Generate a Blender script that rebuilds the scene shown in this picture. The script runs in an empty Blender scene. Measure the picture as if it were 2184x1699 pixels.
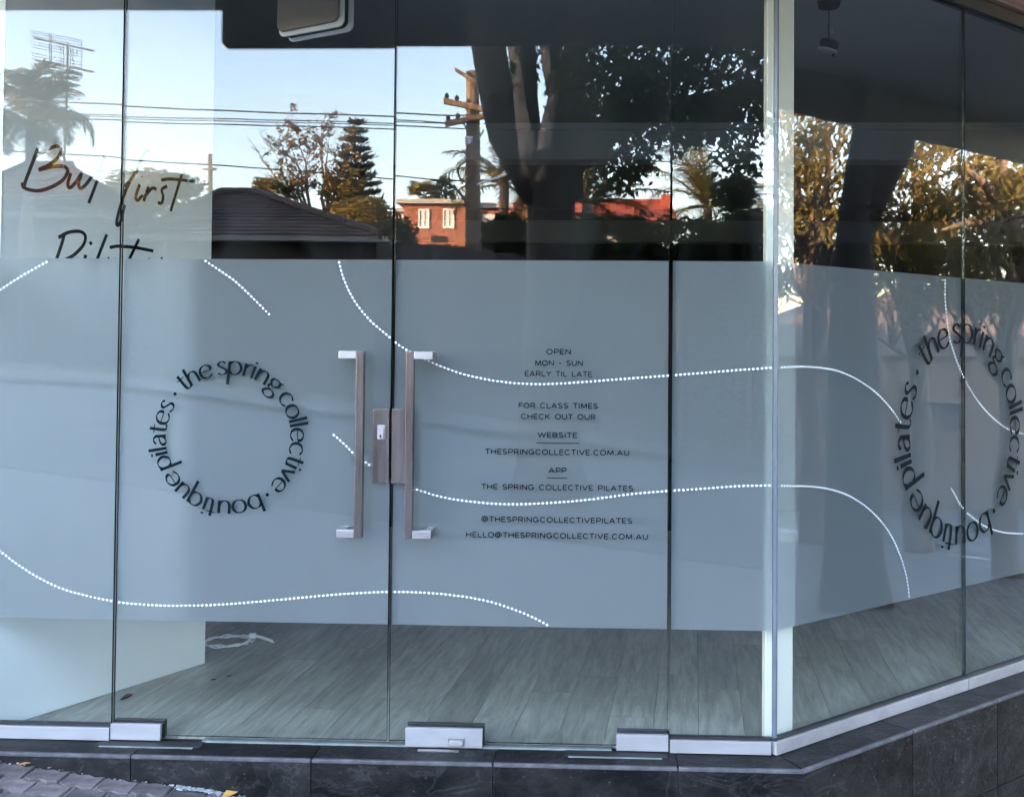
import bpy, math, random
import numpy as np
from math import radians as R

# ------------------------------------------------------------------ camera, sky, sun, exposure
sc = bpy.context.scene
col = sc.collection
F_PX, DIST, EYE = 2350.0, 3.525, 1.2516           # focal length in photo pixels (2184 wide), metres to the shop glass, eye height
YAW, PITCH, ROLL, CX, CY = -0.03940252, 0.02540013, 0.00771796, 1197.67, 690.635
fwd = np.array([math.sin(YAW)*math.cos(PITCH), math.cos(YAW)*math.cos(PITCH), math.sin(PITCH)])
_r0 = np.array([math.cos(YAW), -math.sin(YAW), 0.0]); _u0 = np.cross(_r0, fwd)
rgt = _r0*math.cos(ROLL)+_u0*math.sin(ROLL); upv = -_r0*math.sin(ROLL)+_u0*math.cos(ROLL)
EYEP = np.array([0.0, -DIST, EYE])
from mathutils import Matrix, Vector
cam = bpy.data.cameras.new('camera'); camo = bpy.data.objects.new('camera', cam); col.objects.link(camo)
m = Matrix.Identity(4)
for i in range(3):
    m[i][0] = rgt[i]; m[i][1] = upv[i]; m[i][2] = -fwd[i]; m[i][3] = EYEP[i]
camo.matrix_world = m
cam.sensor_fit = 'HORIZONTAL'; cam.sensor_width = 36.0; cam.lens = 36.0*F_PX/2184.0
cam.shift_x = -(CX-1092.0)/2184.0; cam.shift_y = (CY-849.5)/2184.0
cam.clip_start = 0.05; cam.clip_end = 3000
sc.camera = camo
SUN_AZ, SUN_EL = R(-60.0), R(10.0)
world = bpy.data.worlds.new('World'); sc.world = world; world.use_nodes = True
wn = world.node_tree; bg = wn.nodes['Background']
sky = wn.nodes.new('ShaderNodeTexSky'); sky.sky_type = 'NISHITA'; sky.sun_disc = False
sky.sun_elevation = SUN_EL; sky.sun_rotation = SUN_AZ; sky.ozone_density = 1.5; sky.dust_density = 0.45; sky.air_density = 1.0
tint = wn.nodes.new('ShaderNodeMix'); tint.data_type = 'RGBA'; tint.blend_type = 'MULTIPLY'; tint.inputs[0].default_value = 1.0; tint.inputs[7].default_value = (1.19, .975, .945, 1)
wn.links.new(sky.outputs[0], tint.inputs[6]); wn.links.new(tint.outputs[2], bg.inputs[0]); bg.inputs[1].default_value = 0.15
sunl = bpy.data.lights.new('sun', 'SUN'); sunl.energy = 4.0; sunl.angle = R(0.5); sunl.color = (1.0, 0.66, 0.36)
suno = bpy.data.objects.new('sun', sunl); col.objects.link(suno)
SUN = Vector((math.sin(SUN_AZ)*math.cos(SUN_EL), math.cos(SUN_AZ)*math.cos(SUN_EL), math.sin(SUN_EL)))
suno.rotation_euler = SUN.to_track_quat('Z', 'Y').to_euler()
vs = sc.view_settings; vs.view_transform = 'Standard'; vs.look = 'None'; vs.gamma = 1.0; vs.use_curve_mapping = False
vs.exposure = 5.1
sc.cycles.use_denoising = True
sc.cycles.use_adaptive_sampling = True; sc.cycles.adaptive_threshold = 0.02
sc.cycles.max_bounces = 7; sc.cycles.diffuse_bounces = 3; sc.cycles.glossy_bounces = 3
sc.cycles.transmission_bounces = 4; sc.cycles.transparent_max_bounces = 16
sc.cycles.caustics_reflective = False; sc.cycles.caustics_refractive = True; sc.cycles.sample_clamp_indirect = 3.0

rng = random.Random(7); nrg = np.random.default_rng(11)
PHI, XC = 0.7189, 0.5411                            # side facade: angle from the front facade, corner position
TX, TY = math.cos(PHI), math.sin(PHI); NX, NY = math.sin(PHI), -math.cos(PHI)
NS = np.array([NX, NY, 0.0]); CS = np.array([XC, 0.0, 0.0])

# ------------------------------------------------------------------ survey helpers: photo pixel + known plane or distance -> metres
def ray(x, y): return fwd+rgt*(x-CX)/F_PX+upv*(CY-y)/F_PX
def on_front(x, y, Y=0.0):                          # point on the plane y = Y
    v = ray(x, y); return EYEP+v*((Y+DIST)/v[1])
def on_floor(x, y, z=0.0):
    v = ray(x, y); return EYEP+v*((z-EYE)/v[2])
def on_side(x, y):
    v = ray(x, y); return EYEP+v*(((CS-EYEP)@NS)/(v@NS))
def side_st(x, y):                                  # (metres along the side glass from the corner, height)
    p = on_side(x, y); return ((p[0]-XC)*TX+p[1]*TY, p[2])
def street(x, y, Y):                                # a thing across the street seen in the front glass, Y metres out
    p = on_front(x, y, Y); return np.array([p[0], -p[1], p[2]])
def lane(x, y, d):                                  # a thing up the side lane seen in the side glass, d metres from it
    v = ray(x, y); p = on_side(x, y); w = v-2*(v@NS)*NS; w = w/math.hypot(w[0], w[1]); return p+w*d
def SD(s, n, z):                                    # side facade coordinates: along, outward, up
    return (XC+TX*s+NX*n, TY*s+NY*n, z)
def gz(x):                                          # the street falls to the right
    def seg(a, b, k): return k*(max(a, min(b, x))-a)
    z0 = -0.022-0.12*(-8+1.9)
    z = z0-seg(-8, 14, .12)-seg(14, 60, .04)
    if x < -8: z += .045*(-8-max(x, -90))
    return z

# ------------------------------------------------------------------ object helpers
def tag(o, label=None, cat=None, group=None, kind=None):
    if label: o['label'] = label
    if cat: o['category'] = cat
    if group: o['group'] = group
    if kind: o['kind'] = kind
    return o
def empty(name, loc, label=None, cat=None, group=None):
    o = bpy.data.objects.new(name, None); col.objects.link(o); o.location = loc; o.empty_display_size = .1
    return tag(o, label, cat, group)
class MB:
    def __init__(s): s.v = []; s.f = []; s.mi = []; s.mat = 0
    def face(s, idx): s.f.append(tuple(idx)); s.mi.append(s.mat)
    def poly(s, pts):
        n = len(s.v); s.v += [tuple(map(float, p)) for p in pts]; s.face(range(n, n+len(pts)))
    def hexa(s, p):                                 # 8 corners: bottom 4 ccw, top 4 ccw
        n = len(s.v); s.v += [tuple(map(float, q)) for q in p]
        for f in ((3,2,1,0),(4,5,6,7),(0,1,5,4),(1,2,6,5),(2,3,7,6),(3,0,4,7)): s.face([n+i for i in f])
    def box(s, x0, x1, y0, y1, z0, z1, fn=None):
        p = [(x0,y0,z0),(x1,y0,z0),(x1,y1,z0),(x0,y1,z0),(x0,y0,z1),(x1,y0,z1),(x1,y1,z1),(x0,y1,z1)]
        s.hexa([fn(*q) for q in p] if fn else p)
    def prism(s, pts, z0, z1):
        n = len(s.v); k = len(pts); s.v += [(p[0],p[1],z0) for p in pts]+[(p[0],p[1],z1) for p in pts]
        s.face([n+i for i in reversed(range(k))]); s.face([n+k+i for i in range(k)])
        for i in range(k): j = (i+1) % k; s.face((n+i, n+j, n+k+j, n+k+i))
    def tube(s, pts, rad, sides=8, cap=True):
        pts = [Vector(p) for p in pts]; k = len(pts)
        if not hasattr(rad, '__len__'): rad = [rad]*k
        base = len(s.v); prev = None
        for i, p in enumerate(pts):
            d = (pts[min(i+1, k-1)]-pts[max(i-1, 0)]).normalized()
            if prev is None:
                a = Vector((0, 0, 1)) if abs(d.z) < .9 else Vector((1, 0, 0)); u = d.cross(a).normalized()
            else: u = (prev-d*prev.dot(d)).normalized()
            prev = u; w = d.cross(u)
            for j in range(sides):
                t = 2*math.pi*j/sides; q = p+(u*math.cos(t)+w*math.sin(t))*rad[i]; s.v.append(tuple(q))
        for i in range(k-1):
            for j in range(sides):
                a = base+i*sides+j; b = base+i*sides+(j+1) % sides; s.face((a, b, b+sides, a+sides))
        if cap:
            s.face([base+j for j in reversed(range(sides))]); s.face([base+(k-1)*sides+j for j in range(sides)])
    def build(s, name, mats, parent=None, smooth=False, bevel=0.0, loc=None):
        me = bpy.data.meshes.new(name)
        off = Vector(parent.location) if (parent is not None and parent.parent is None) else Vector((0, 0, 0))
        if parent is not None and parent.parent is not None: off = Vector(parent.parent.location)+Vector(parent.location)
        o0 = Vector(loc) if loc is not None else off
        me.from_pydata([(v[0]-o0.x, v[1]-o0.y, v[2]-o0.z) for v in s.v], [], s.f)
        if not isinstance(mats, (list, tuple)): mats = [mats]
        for mm in mats: me.materials.append(mm)
        if len(mats) > 1: me.polygons.foreach_set('material_index', s.mi)
        if smooth: me.polygons.foreach_set('use_smooth', [True]*len(s.f))
        me.update()
        o = bpy.data.objects.new(name, me); col.objects.link(o)
        if loc is not None: o.location = Vector(loc)-off
        if parent is not None: o.parent = parent
        if bevel:
            b = o.modifiers.new('bevel', 'BEVEL'); b.width = bevel; b.segments = 2; b.limit_method = 'ANGLE'
        return o
def raw_mesh(name, verts, faces_n, nper, mat, parent=None):        # many small equal polygons, numpy arrays
    me = bpy.data.meshes.new(name); off = np.array(parent.location) if parent is not None else np.zeros(3)
    if parent is not None and parent.parent is not None: off = off+np.array(parent.parent.location)
    v = (np.asarray(verts)-off).astype(np.float32); nf = faces_n
    me.vertices.add(len(v)); me.vertices.foreach_set('co', v.ravel())
    me.loops.add(nf*nper); me.loops.foreach_set('vertex_index', np.arange(nf*nper, dtype=np.int32))
    me.polygons.add(nf); me.polygons.foreach_set('loop_start', np.arange(0, nf*nper, nper, dtype=np.int32))
    me.update(calc_edges=True); me.materials.append(mat)
    o = bpy.data.objects.new(name, me); col.objects.link(o)
    if parent is not None: o.parent = parent
    return o

# ------------------------------------------------------------------ materials
def mat(name): 
    mt = bpy.data.materials.new(name); mt.use_nodes = True
    nt = mt.node_tree; return mt, nt, nt.nodes['Principled BSDF']
def noisecol(nt, b, c0, c1, scale=5.0, detail=4.0, lo=.35, hi=.65, stretch=None, obj=True, rough=.6):
    tc = nt.nodes.new('ShaderNodeTexCoord'); mp = nt.nodes.new('ShaderNodeMapping')
    nt.links.new(tc.outputs['Object'], mp.inputs[0])
    if stretch: mp.inputs['Scale'].default_value = stretch
    no = nt.nodes.new('ShaderNodeTexNoise'); no.inputs['Scale'].default_value = scale; no.inputs['Detail'].default_value = detail
    no.inputs['Roughness'].default_value = rough
    nt.links.new(mp.outputs[0], no.inputs[0])
    rp = nt.nodes.new('ShaderNodeValToRGB'); rp.color_ramp.elements[0].position = lo; rp.color_ramp.elements[1].position = hi
    rp.color_ramp.elements[0].color = (*c0, 1); rp.color_ramp.elements[1].color = (*c1, 1)
    nt.links.new(no.outputs[0], rp.inputs[0]); nt.links.new(rp.outputs[0], b.inputs['Base Color'])
    return mp, no, rp
def bump(nt, b, src, dist=.004, strength=.5):
    bp = nt.nodes.new('ShaderNodeBump'); bp.inputs['Distance'].default_value = dist; bp.inputs['Strength'].default_value = strength
    nt.links.new(src, bp.inputs['Height']); nt.links.new(bp.outputs[0], b.inputs['Normal'])
def simple(name, c0, c1=None, scale=5.0, rough=.6, metal=0.0, bmp=0.0, stretch=None, lo=.35, hi=.65, detail=4.0, spec=.5):
    mt, nt, b = mat(name); b.inputs['Roughness'].default_value = rough; b.inputs['Metallic'].default_value = metal
    b.inputs['Specular IOR Level'].default_value = spec
    mp, no, rp = noisecol(nt, b, c0, c1 or tuple(min(1, x*1.18) for x in c0), scale, detail, lo, hi, stretch)
    if bmp: bump(nt, b, no.outputs[0], bmp)
    return mt
def perobj(mt, amount=.25):                         # alike pieces differ a little in tone
    nt = mt.node_tree; b = nt.nodes['Principled BSDF']; lk = b.inputs['Base Color'].links[0]; src = lk.from_socket
    oi = nt.nodes.new('ShaderNodeObjectInfo'); mr = nt.nodes.new('ShaderNodeMapRange')
    mr.inputs['To Min'].default_value = 1-amount; mr.inputs['To Max'].default_value = 1+amount
    mx = nt.nodes.new('ShaderNodeMix'); mx.data_type = 'RGBA'; mx.blend_type = 'MULTIPLY'; mx.inputs[0].default_value = 1
    nt.links.new(oi.outputs['Random'], mr.inputs[0]); nt.links.new(src, mx.inputs[6]); nt.links.new(mr.outputs[0], mx.inputs[7])
    nt.links.new(mx.outputs[2], b.inputs['Base Color']); return mt

def glass_mat(name, tint, smear=0.0):
    mt = bpy.data.materials.new(name); mt.use_nodes = True; nt = mt.node_tree; nt.nodes.clear()
    out = nt.nodes.new('ShaderNodeOutputMaterial'); tr = nt.nodes.new('ShaderNodeBsdfTransparent'); tr.inputs[0].default_value = (*tint, 1)
    gl = nt.nodes.new('ShaderNodeBsdfGlossy'); gl.inputs['Roughness'].default_value = 0.0; gl.inputs[0].default_value = (1, 1, 1, 1)
    lw = nt.nodes.new('ShaderNodeLayerWeight'); lw.inputs[0].default_value = .5
    pw = nt.nodes.new('ShaderNodeMath'); pw.operation = 'POWER'; pw.inputs[1].default_value = 5
    ma = nt.nodes.new('ShaderNodeMath'); ma.operation = 'MULTIPLY_ADD'; ma.inputs[1].default_value = .95; ma.inputs[2].default_value = .038
    mx = nt.nodes.new('ShaderNodeMixShader')
    nt.links.new(lw.outputs['Facing'], pw.inputs[0]); nt.links.new(pw.outputs[0], ma.inputs[0]); nt.links.new(ma.outputs[0], mx.inputs[0])
    nt.links.new(tr.outputs[0], mx.inputs[1]); nt.links.new(gl.outputs[0], mx.inputs[2])
    tc = nt.nodes.new('ShaderNodeTexCoord'); mp = nt.nodes.new('ShaderNodeMapping'); mp.inputs['Scale'].default_value = (1.5, 1.5, .5); nt.links.new(tc.outputs['Object'], mp.inputs[0])
    wv = nt.nodes.new('ShaderNodeTexNoise'); wv.inputs['Scale'].default_value = 1.3; wv.inputs['Detail'].default_value = 1; nt.links.new(mp.outputs[0], wv.inputs[0])
    bp = nt.nodes.new('ShaderNodeBump'); bp.inputs['Distance'].default_value = .0012; bp.inputs['Strength'].default_value = .6; nt.links.new(wv.outputs[0], bp.inputs['Height']); nt.links.new(bp.outputs[0], gl.inputs['Normal'])
    no = nt.nodes.new('ShaderNodeTexNoise'); no.inputs['Scale'].default_value = 3.5; no.inputs['Detail'].default_value = 7; no.inputs['Distortion'].default_value = 1.0; nt.links.new(mp.outputs[0], no.inputs[0])
    mr = nt.nodes.new('ShaderNodeMapRange'); mr.inputs['From Min'].default_value = .48; mr.inputs['From Max'].default_value = .8; mr.inputs['To Max'].default_value = .012; nt.links.new(no.outputs[0], mr.inputs[0])
    df = nt.nodes.new('ShaderNodeBsdfDiffuse'); df.inputs[0].default_value = (.6, .6, .6, 1); m2 = nt.nodes.new('ShaderNodeMixShader')
    nt.links.new(mr.outputs[0], m2.inputs[0]); nt.links.new(mx.outputs[0], m2.inputs[1]); nt.links.new(df.outputs[0], m2.inputs[2]); nt.links.new(m2.outputs[0], out.inputs[0])
    return mt
M_GLASS = glass_mat('shop_glass', (.945, .966, .956))
M_EDGE = simple('glass_edge', (.012, .02, .019), (.02, .035, .032), 30, .25)
def film_mat():
    mt = bpy.data.materials.new('frosted_film'); mt.use_nodes = True; nt = mt.node_tree; nt.nodes.clear()
    out = nt.nodes.new('ShaderNodeOutputMaterial')
    df = nt.nodes.new('ShaderNodeBsdfDiffuse')
    tc = nt.nodes.new('ShaderNodeTexCoord'); no = nt.nodes.new('ShaderNodeTexNoise'); no.inputs['Scale'].default_value = 2.2; no.inputs['Detail'].default_value = 5
    rp = nt.nodes.new('ShaderNodeValToRGB'); rp.color_ramp.elements[0].color = (.275, .29, .315, 1); rp.color_ramp.elements[1].color = (.305, .32, .345, 1)
    nt.links.new(tc.outputs['Object'], no.inputs[0]); nt.links.new(no.outputs[0], rp.inputs[0]); nt.links.new(rp.outputs[0], df.inputs[0])
    tl = nt.nodes.new('ShaderNodeBsdfTranslucent'); tl.inputs[0].default_value = (.8, .85, .87, 1)
    rf = nt.nodes.new('ShaderNodeBsdfRefraction'); rf.inputs['Roughness'].default_value = .42; rf.inputs['IOR'].default_value = 1.3; rf.inputs[0].default_value = (.9, .93, .94, 1)
    m1 = nt.nodes.new('ShaderNodeMixShader'); m1.inputs[0].default_value = .58
    m2 = nt.nodes.new('ShaderNodeMixShader'); m2.inputs[0].default_value = .2
    nt.links.new(rf.outputs[0], m2.inputs[1]); nt.links.new(tl.outputs[0], m2.inputs[2])
    nt.links.new(df.outputs[0], m1.inputs[1]); nt.links.new(m2.outputs[0], m1.inputs[2]); nt.links.new(m1.outputs[0], out.inputs[0])
    return mt
M_FILM = film_mat()
M_INK = simple('dark_vinyl_lettering', (.003, .008, .011), (.005, .011, .015), 8, .8, spec=.03)
M_DOT = simple('white_vinyl_dots', (.86, .88, .9), None, 8, .5)
M_BLACKINK = simple('black_script_paint', (.003, .003, .003), (.005, .005, .005), 8, .8, spec=.05)
M_STEEL = simple('satin_steel', (.34, .32, .32), (.45, .425, .43), 18, .34, .95, stretch=(1, 1, 9))
M_BRONZE = simple('worn_bronzed_steel', (.11, .09, .08), (.25, .215, .205), 5, .27, .95, stretch=(14, 14, .7), lo=.3, hi=.7, detail=6)
M_RAIL = simple('anodised_rail', (.32, .305, .315), (.42, .405, .415), 9, .45, .4, stretch=(.3, 1, 1))
M_GASKET = simple('black_gasket', (.010, .010, .011), None, 8, .6)
M_WHITE = simple('white_paint', (.80, .80, .79), (.85, .85, .84), 1.6, .55)
M_POST = simple('cream_painted_post', (.70, .68, .60), (.77, .75, .67), 2, .5)
M_CEIL = simple('grey_ceiling_paint', (.30, .30, .30), (.33, .33, .33), 1.5, .7)
M_DARKWALL = simple('dark_interior_wall', (.055, .055, .055), (.075, .075, .075), 1.5, .7)
M_BULK = simple('bulkhead_paint', (.60, .60, .57), (.66, .66, .63), 1.5, .7)
M_SOFFIT = simple('soffit_sheet', (.34, .34, .33), (.40, .40, .39), 1.2, .6)
M_RENDER = simple('rendered_wall', (.42, .40, .37), (.5, .48, .45), 3, .8, bmp=.003)
M_TIMBER = simple('weathered_timber', (.17, .09, .06), (.32, .18, .125), 6, .6, stretch=(1, 1, 9), bmp=.002)
M_DARKMET = simple('dark_metal', (.02, .02, .021), (.035, .035, .036), 12, .4, .6)

def slate_mat():
    mt, nt, b = mat('slate_tile'); b.inputs['Roughness'].default_value = .55; b.inputs['Specular IOR Level'].default_value = .12
    mp, no, rp = noisecol(nt, b, (.004, .004, .0045), (.046, .042, .042), 4.5, 10, .40, .86, (1, 1, 1.6), rough=.72)
    n2 = nt.nodes.new('ShaderNodeTexNoise'); n2.inputs['Scale'].default_value = 60; n2.inputs['Detail'].default_value = 3
    nt.links.new(mp.outputs[0], n2.inputs[0])
    r2 = nt.nodes.new('ShaderNodeValToRGB'); r2.color_ramp.elements[0].position = .66; r2.color_ramp.elements[1].position = .76
    r2.color_ramp.elements[0].color = (0, 0, 0, 1); r2.color_ramp.elements[1].color = (.07, .065, .072, 1)
    nt.links.new(n2.outputs[0], r2.inputs[0])
    mx = nt.nodes.new('ShaderNodeMix'); mx.data_type = 'RGBA'; mx.blend_type = 'ADD'; mx.inputs[0].default_value = 1
    nt.links.new(rp.outputs[0], mx.inputs[6]); nt.links.new(r2.outputs[0], mx.inputs[7]); nt.links.new(mx.outputs[2], b.inputs['Base Color'])
    n3 = nt.nodes.new('ShaderNodeTexNoise'); n3.inputs['Scale'].default_value = 2.6; n3.inputs['Detail'].default_value = 8; n3.inputs['Distortion'].default_value = 1.6; n3.inputs['Roughness'].default_value = .65
    oi = nt.nodes.new('ShaderNodeObjectInfo'); ad = nt.nodes.new('ShaderNodeVectorMath'); ad.operation = 'ADD'; sc3 = nt.nodes.new('ShaderNodeVectorMath'); sc3.operation = 'SCALE'; sc3.inputs['Scale'].default_value = 30
    nt.links.new(oi.outputs['Random'], sc3.inputs[0]); nt.links.new(mp.outputs[0], ad.inputs[0]); nt.links.new(sc3.outputs[0], ad.inputs[1]); nt.links.new(ad.outputs[0], n3.inputs[0]); nt.links.new(ad.outputs[0], no.inputs[0])
    r3 = nt.nodes.new('ShaderNodeValToRGB'); q3 = r3.color_ramp.elements; q3[0].position = .485; q3[0].color = (0, 0, 0, 1); q3[1].position = .5; q3[1].color = (.020, .019, .019, 1); q4 = q3.new(.52); q4.color = (0, 0, 0, 1)
    mx3 = nt.nodes.new('ShaderNodeMix'); mx3.data_type = 'RGBA'; mx3.blend_type = 'ADD'; mx3.inputs[0].default_value = 1
    nt.links.new(n3.outputs[0], r3.inputs[0]); nt.links.new(mx.outputs[2], mx3.inputs[6]); nt.links.new(r3.outputs[0], mx3.inputs[7]); nt.links.new(mx3.outputs[2], b.inputs['Base Color'])
    bump(nt, b, no.outputs[0], .008, .9)
    return perobj(mt, .3)
M_SLATE = slate_mat()
M_NOSE = simple('ground_slate_edge', (.05, .048, .052), (.115, .11, .118), 14, .6, bmp=.001, spec=.25, detail=8)
M_GROUT = simple('grey_grout', (.13, .13, .135), (.2, .2, .2), 30, .9)
M_SILL = simple('pale_threshold_strip', (.14, .155, .15), (.22, .24, .23), 14, .6)
M_PAVER = perobj(simple('purple_brown_paver', (.062, .050, .048), (.19, .155, .15), 26, .9, bmp=.012, detail=8, lo=.3, hi=.75), .38)
M_SAND = simple('joint_sand', (.16, .145, .14), (.30, .28, .27), 30, .95, bmp=.004)
M_ASPHALT = simple('asphalt', (.09, .09, .092), (.12, .12, .122), 60, .9, bmp=.003)
M_CONC = simple('concrete', (.105, .10, .097), (.14, .135, .13), 9, .9, bmp=.002)
M_GRASS = simple('dry_lawn', (.05, .06, .02), (.09, .09, .035), 30, .95)
M_LINE = simple('white_line_paint', (.7, .7, .7), (.8, .8, .8), 30, .7)
M_YELLOW = simple('yellow_paint', (.55, .30, .05), (.7, .42, .10), 30, .8)
M_MULCH = simple('brown_mulch', (.05, .028, .016), (.14, .08, .05), 45, .95, bmp=.01)

def plank_mat():
    mt, nt, b = mat('grey_green_vinyl_plank'); b.inputs['Roughness'].default_value = .36; b.inputs['Specular IOR Level'].default_value = .45
    tc = nt.nodes.new('ShaderNodeTexCoord'); mp = nt.nodes.new('ShaderNodeMapping'); mp.inputs['Scale'].default_value = (11, 1.0, 1)
    oi = nt.nodes.new('ShaderNodeObjectInfo'); cm = nt.nodes.new('ShaderNodeCombineXYZ'); ml = nt.nodes.new('ShaderNodeMath'); ml.operation = 'MULTIPLY'; ml.inputs[1].default_value = 50
    nt.links.new(oi.outputs['Random'], ml.inputs[0]); nt.links.new(ml.outputs[0], cm.inputs[0]); nt.links.new(ml.outputs[0], cm.inputs[1])
    nt.links.new(cm.outputs[0], mp.inputs['Location']); nt.links.new(tc.outputs['Object'], mp.inputs[0])
    no = nt.nodes.new('ShaderNodeTexNoise'); no.inputs['Scale'].default_value = 3.2; no.inputs['Detail'].default_value = 9; no.inputs['Roughness'].default_value = .74; no.inputs['Distortion'].default_value = .5
    nt.links.new(mp.outputs[0], no.inputs[0])
    rp = nt.nodes.new('ShaderNodeValToRGB'); e = rp.color_ramp.elements; e[0].position = .25; e[1].position = .76
    e[0].color = (.10, .098, .082, 1); e[1].color = (.46, .43, .36, 1)
    nt.links.new(no.outputs[0], rp.inputs[0]); nt.links.new(rp.outputs[0], b.inputs['Base Color'])
    bump(nt, b, no.outputs[0], .0008, .5); return perobj(mt, .16)
M_PLANK = plank_mat()
M_SUB = simple('floor_underlay', (.02, .02, .019), None, 8, .9)

def leaf_mat(name, c0, c1, trans=.35):
    mt = bpy.data.materials.new(name); mt.use_nodes = True; nt = mt.node_tree; b = nt.nodes['Principled BSDF']; out = nt.nodes['Material Output']
    noisecol(nt, b, c0, c1, 2.3, 6, .3, .7); b.inputs['Roughness'].default_value = .6; b.inputs['Specular IOR Level'].default_value = .12
    tl = nt.nodes.new('ShaderNodeBsdfTranslucent'); mx = nt.nodes.new('ShaderNodeMixShader'); mx.inputs[0].default_value = trans
    nt.links.new(b.inputs['Base Color'].links[0].from_socket, tl.inputs[0])
    nt.links.new(b.outputs[0], mx.inputs[1]); nt.links.new(tl.outputs[0], mx.inputs[2]); nt.links.new(mx.outputs[0], out.inputs[0]); return mt
M_FIGLEAF = leaf_mat('dark_glossy_leaf', (.018, .028, .012), (.05, .06, .022))
M_GUMLEAF = leaf_mat('gum_leaf', (.085, .08, .03), (.23, .185, .075), .4)
M_HEDGE = leaf_mat('hedge_leaf', (.02, .03, .012), (.05, .058, .022))
M_PINE = leaf_mat('pine_needles', (.008, .017, .010), (.02, .03, .014), .1)
M_FROND = leaf_mat('palm_frond', (.09, .09, .035), (.21, .175, .075))
M_SPARSE = leaf_mat('autumn_leaf', (.13, .075, .03), (.22, .14, .06))
M_BARK = simple('grey_bark', (.085, .062, .048), (.15, .115, .09), 9, .9, bmp=.01, stretch=(1, 1, .4))
M_LITBARK = simple('lit_limb_bark', (.30, .20, .14), (.42, .30, .22), 7, .85, bmp=.01, stretch=(1, 1, .4))  # light on the street tree's upper limbs, put into a paler bark colour
M_TWIG = simple('twig_bark', (.10, .075, .055), (.17, .13, .10), 9, .9)
M_POLE = simple('weathered_pole', (.085, .06, .042), (.22, .155, .11), 5, .9, bmp=.006, stretch=(3, 3, .25))
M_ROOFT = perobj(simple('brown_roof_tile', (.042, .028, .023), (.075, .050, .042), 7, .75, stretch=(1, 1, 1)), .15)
M_ROOFR = simple('red_roof_tile', (.28, .05, .032), (.38, .085, .055), 8, .75)
def brick_mat():
    mt, nt, b = mat('orange_brick'); b.inputs['Roughness'].default_value = .85
    tc = nt.nodes.new('ShaderNodeTexCoord'); mp = nt.nodes.new('ShaderNodeMapping'); mp.inputs['Rotation'].default_value = (R(90), 0, 0)
    br = nt.nodes.new('ShaderNodeTexBrick'); br.inputs['Scale'].default_value = 2.2; br.inputs['Mortar Size'].default_value = .015
    br.inputs['Color1'].default_value = (.26, .088, .055, 1); br.inputs['Color2'].default_value = (.19, .062, .04, 1); br.inputs['Mortar'].default_value = (.30, .17, .12, 1)
    nt.links.new(tc.outputs['Object'], mp.inputs[0]); nt.links.new(mp.outputs[0], br.inputs[0]); nt.links.new(br.outputs[0], b.inputs['Base Color']); return mt
M_BRICK = brick_mat()
M_CURTAIN = simple('pale_curtain', (.42, .42, .46), (.55, .55, .6), 3, .8, stretch=(14, 1, .2))
M_PANE = simple('dark_window_glass', (.02, .022, .025), (.03, .033, .036), 3, .08)
M_FRAME = simple('white_window_frame', (.75, .74, .72), None, 4, .5)
M_BOARD = simple('brown_weatherboard', (.06, .05, .04), (.085, .07, .058), 3, .7)
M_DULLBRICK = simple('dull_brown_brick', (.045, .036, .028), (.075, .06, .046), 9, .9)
M_CABLE = simple('white_cable', (.75, .75, .74), None, 4, .5)
M_WIRE = simple('black_wire', (.02, .02, .022), None, 4, .6)
M_CARPAINT = simple('white_car_paint', (.75, .76, .77), None, 2, .25)
M_RUBBER = simple('tyre_rubber', (.015, .015, .015), None, 20, .85)
M_BROWNBOX = simple('orange_brown_timber', (.16, .06, .022), (.26, .11, .045), 4, .6, stretch=(1, .2, 6))
M_DEADLEAF = simple('dead_leaf', (.05, .025, .012), (.12, .06, .025), 40, .8)
M_ORANGELEAF = simple('orange_leaf', (.55, .20, .05), (.7, .32, .12), 40, .7)
M_BRONZEPL = simple('taupe_diffuser', (.17, .145, .13), (.21, .18, .165), 3, .5)
M_TREEBARK = simple('dark_grey_bark', (.030, .024, .019), (.075, .058, .046), 7, .9, bmp=.03, detail=9, stretch=(1, 1, .35))
M_DARKBARK = simple('blackish_bark', (.006, .005, .005), (.014, .012, .010), 9, .9, bmp=.01)

# ------------------------------------------------------------------ the ground
def ground_sheet(name, xs, ys, dz, mt):
    b = MB(); n = len(ys)
    for x in xs:
        for y in ys: b.v.append((x, y, gz(x if y < -.128 else max(x, 2.0))+dz))
    for i in range(len(xs)-1):
        for j in range(n-1): a = i*n+j; b.face((a, a+n, a+n+1, a+1))
    return tag(b.build(name, mt), kind='structure')
GX = [-900, -300, -90, -60, -40, -30, -20, -14, -10, -8, -6, -4, -2, 0, 2, 4, 6, 8, 10, 12, 14, 18, 24, 32, 45, 60, 120, 300, 900]
ground_sheet('ground', GX, [-900, -200, -60, -30, -17, -.13, -.127, 40, 120, 900], -.16, M_GRASS)
ground_sheet('road', [x for x in GX if -300 <= x <= 300], [-14.2, -11, -8, -5.2], -.13, M_ASPHALT)
foot = ground_sheet('footpath', [x for x in GX if -90 <= x <= 60], [-5.0, -3, -1.5, -.131], -.012, M_SAND)
kb = MB()
for i in range(-40, 40, 2):
    kb.hexa([(i+.004, -5.2, gz(i)-.16), (i+1.996, -5.2, gz(i+2)-.16), (i+1.996, -5.0, gz(i+2)-.16), (i+.004, -5.0, gz(i)-.16),
             (i+.004, -5.2, gz(i)), (i+1.996, -5.2, gz(i+2)), (i+1.996, -5.0, gz(i+2)), (i+.004, -5.0, gz(i))])
tag(kb.build('kerb', M_CONC), kind='structure')
ground_sheet('far_footpath', [x for x in GX if -90 <= x <= 60], [-17, -14.2], -.02, M_CONC)

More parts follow.
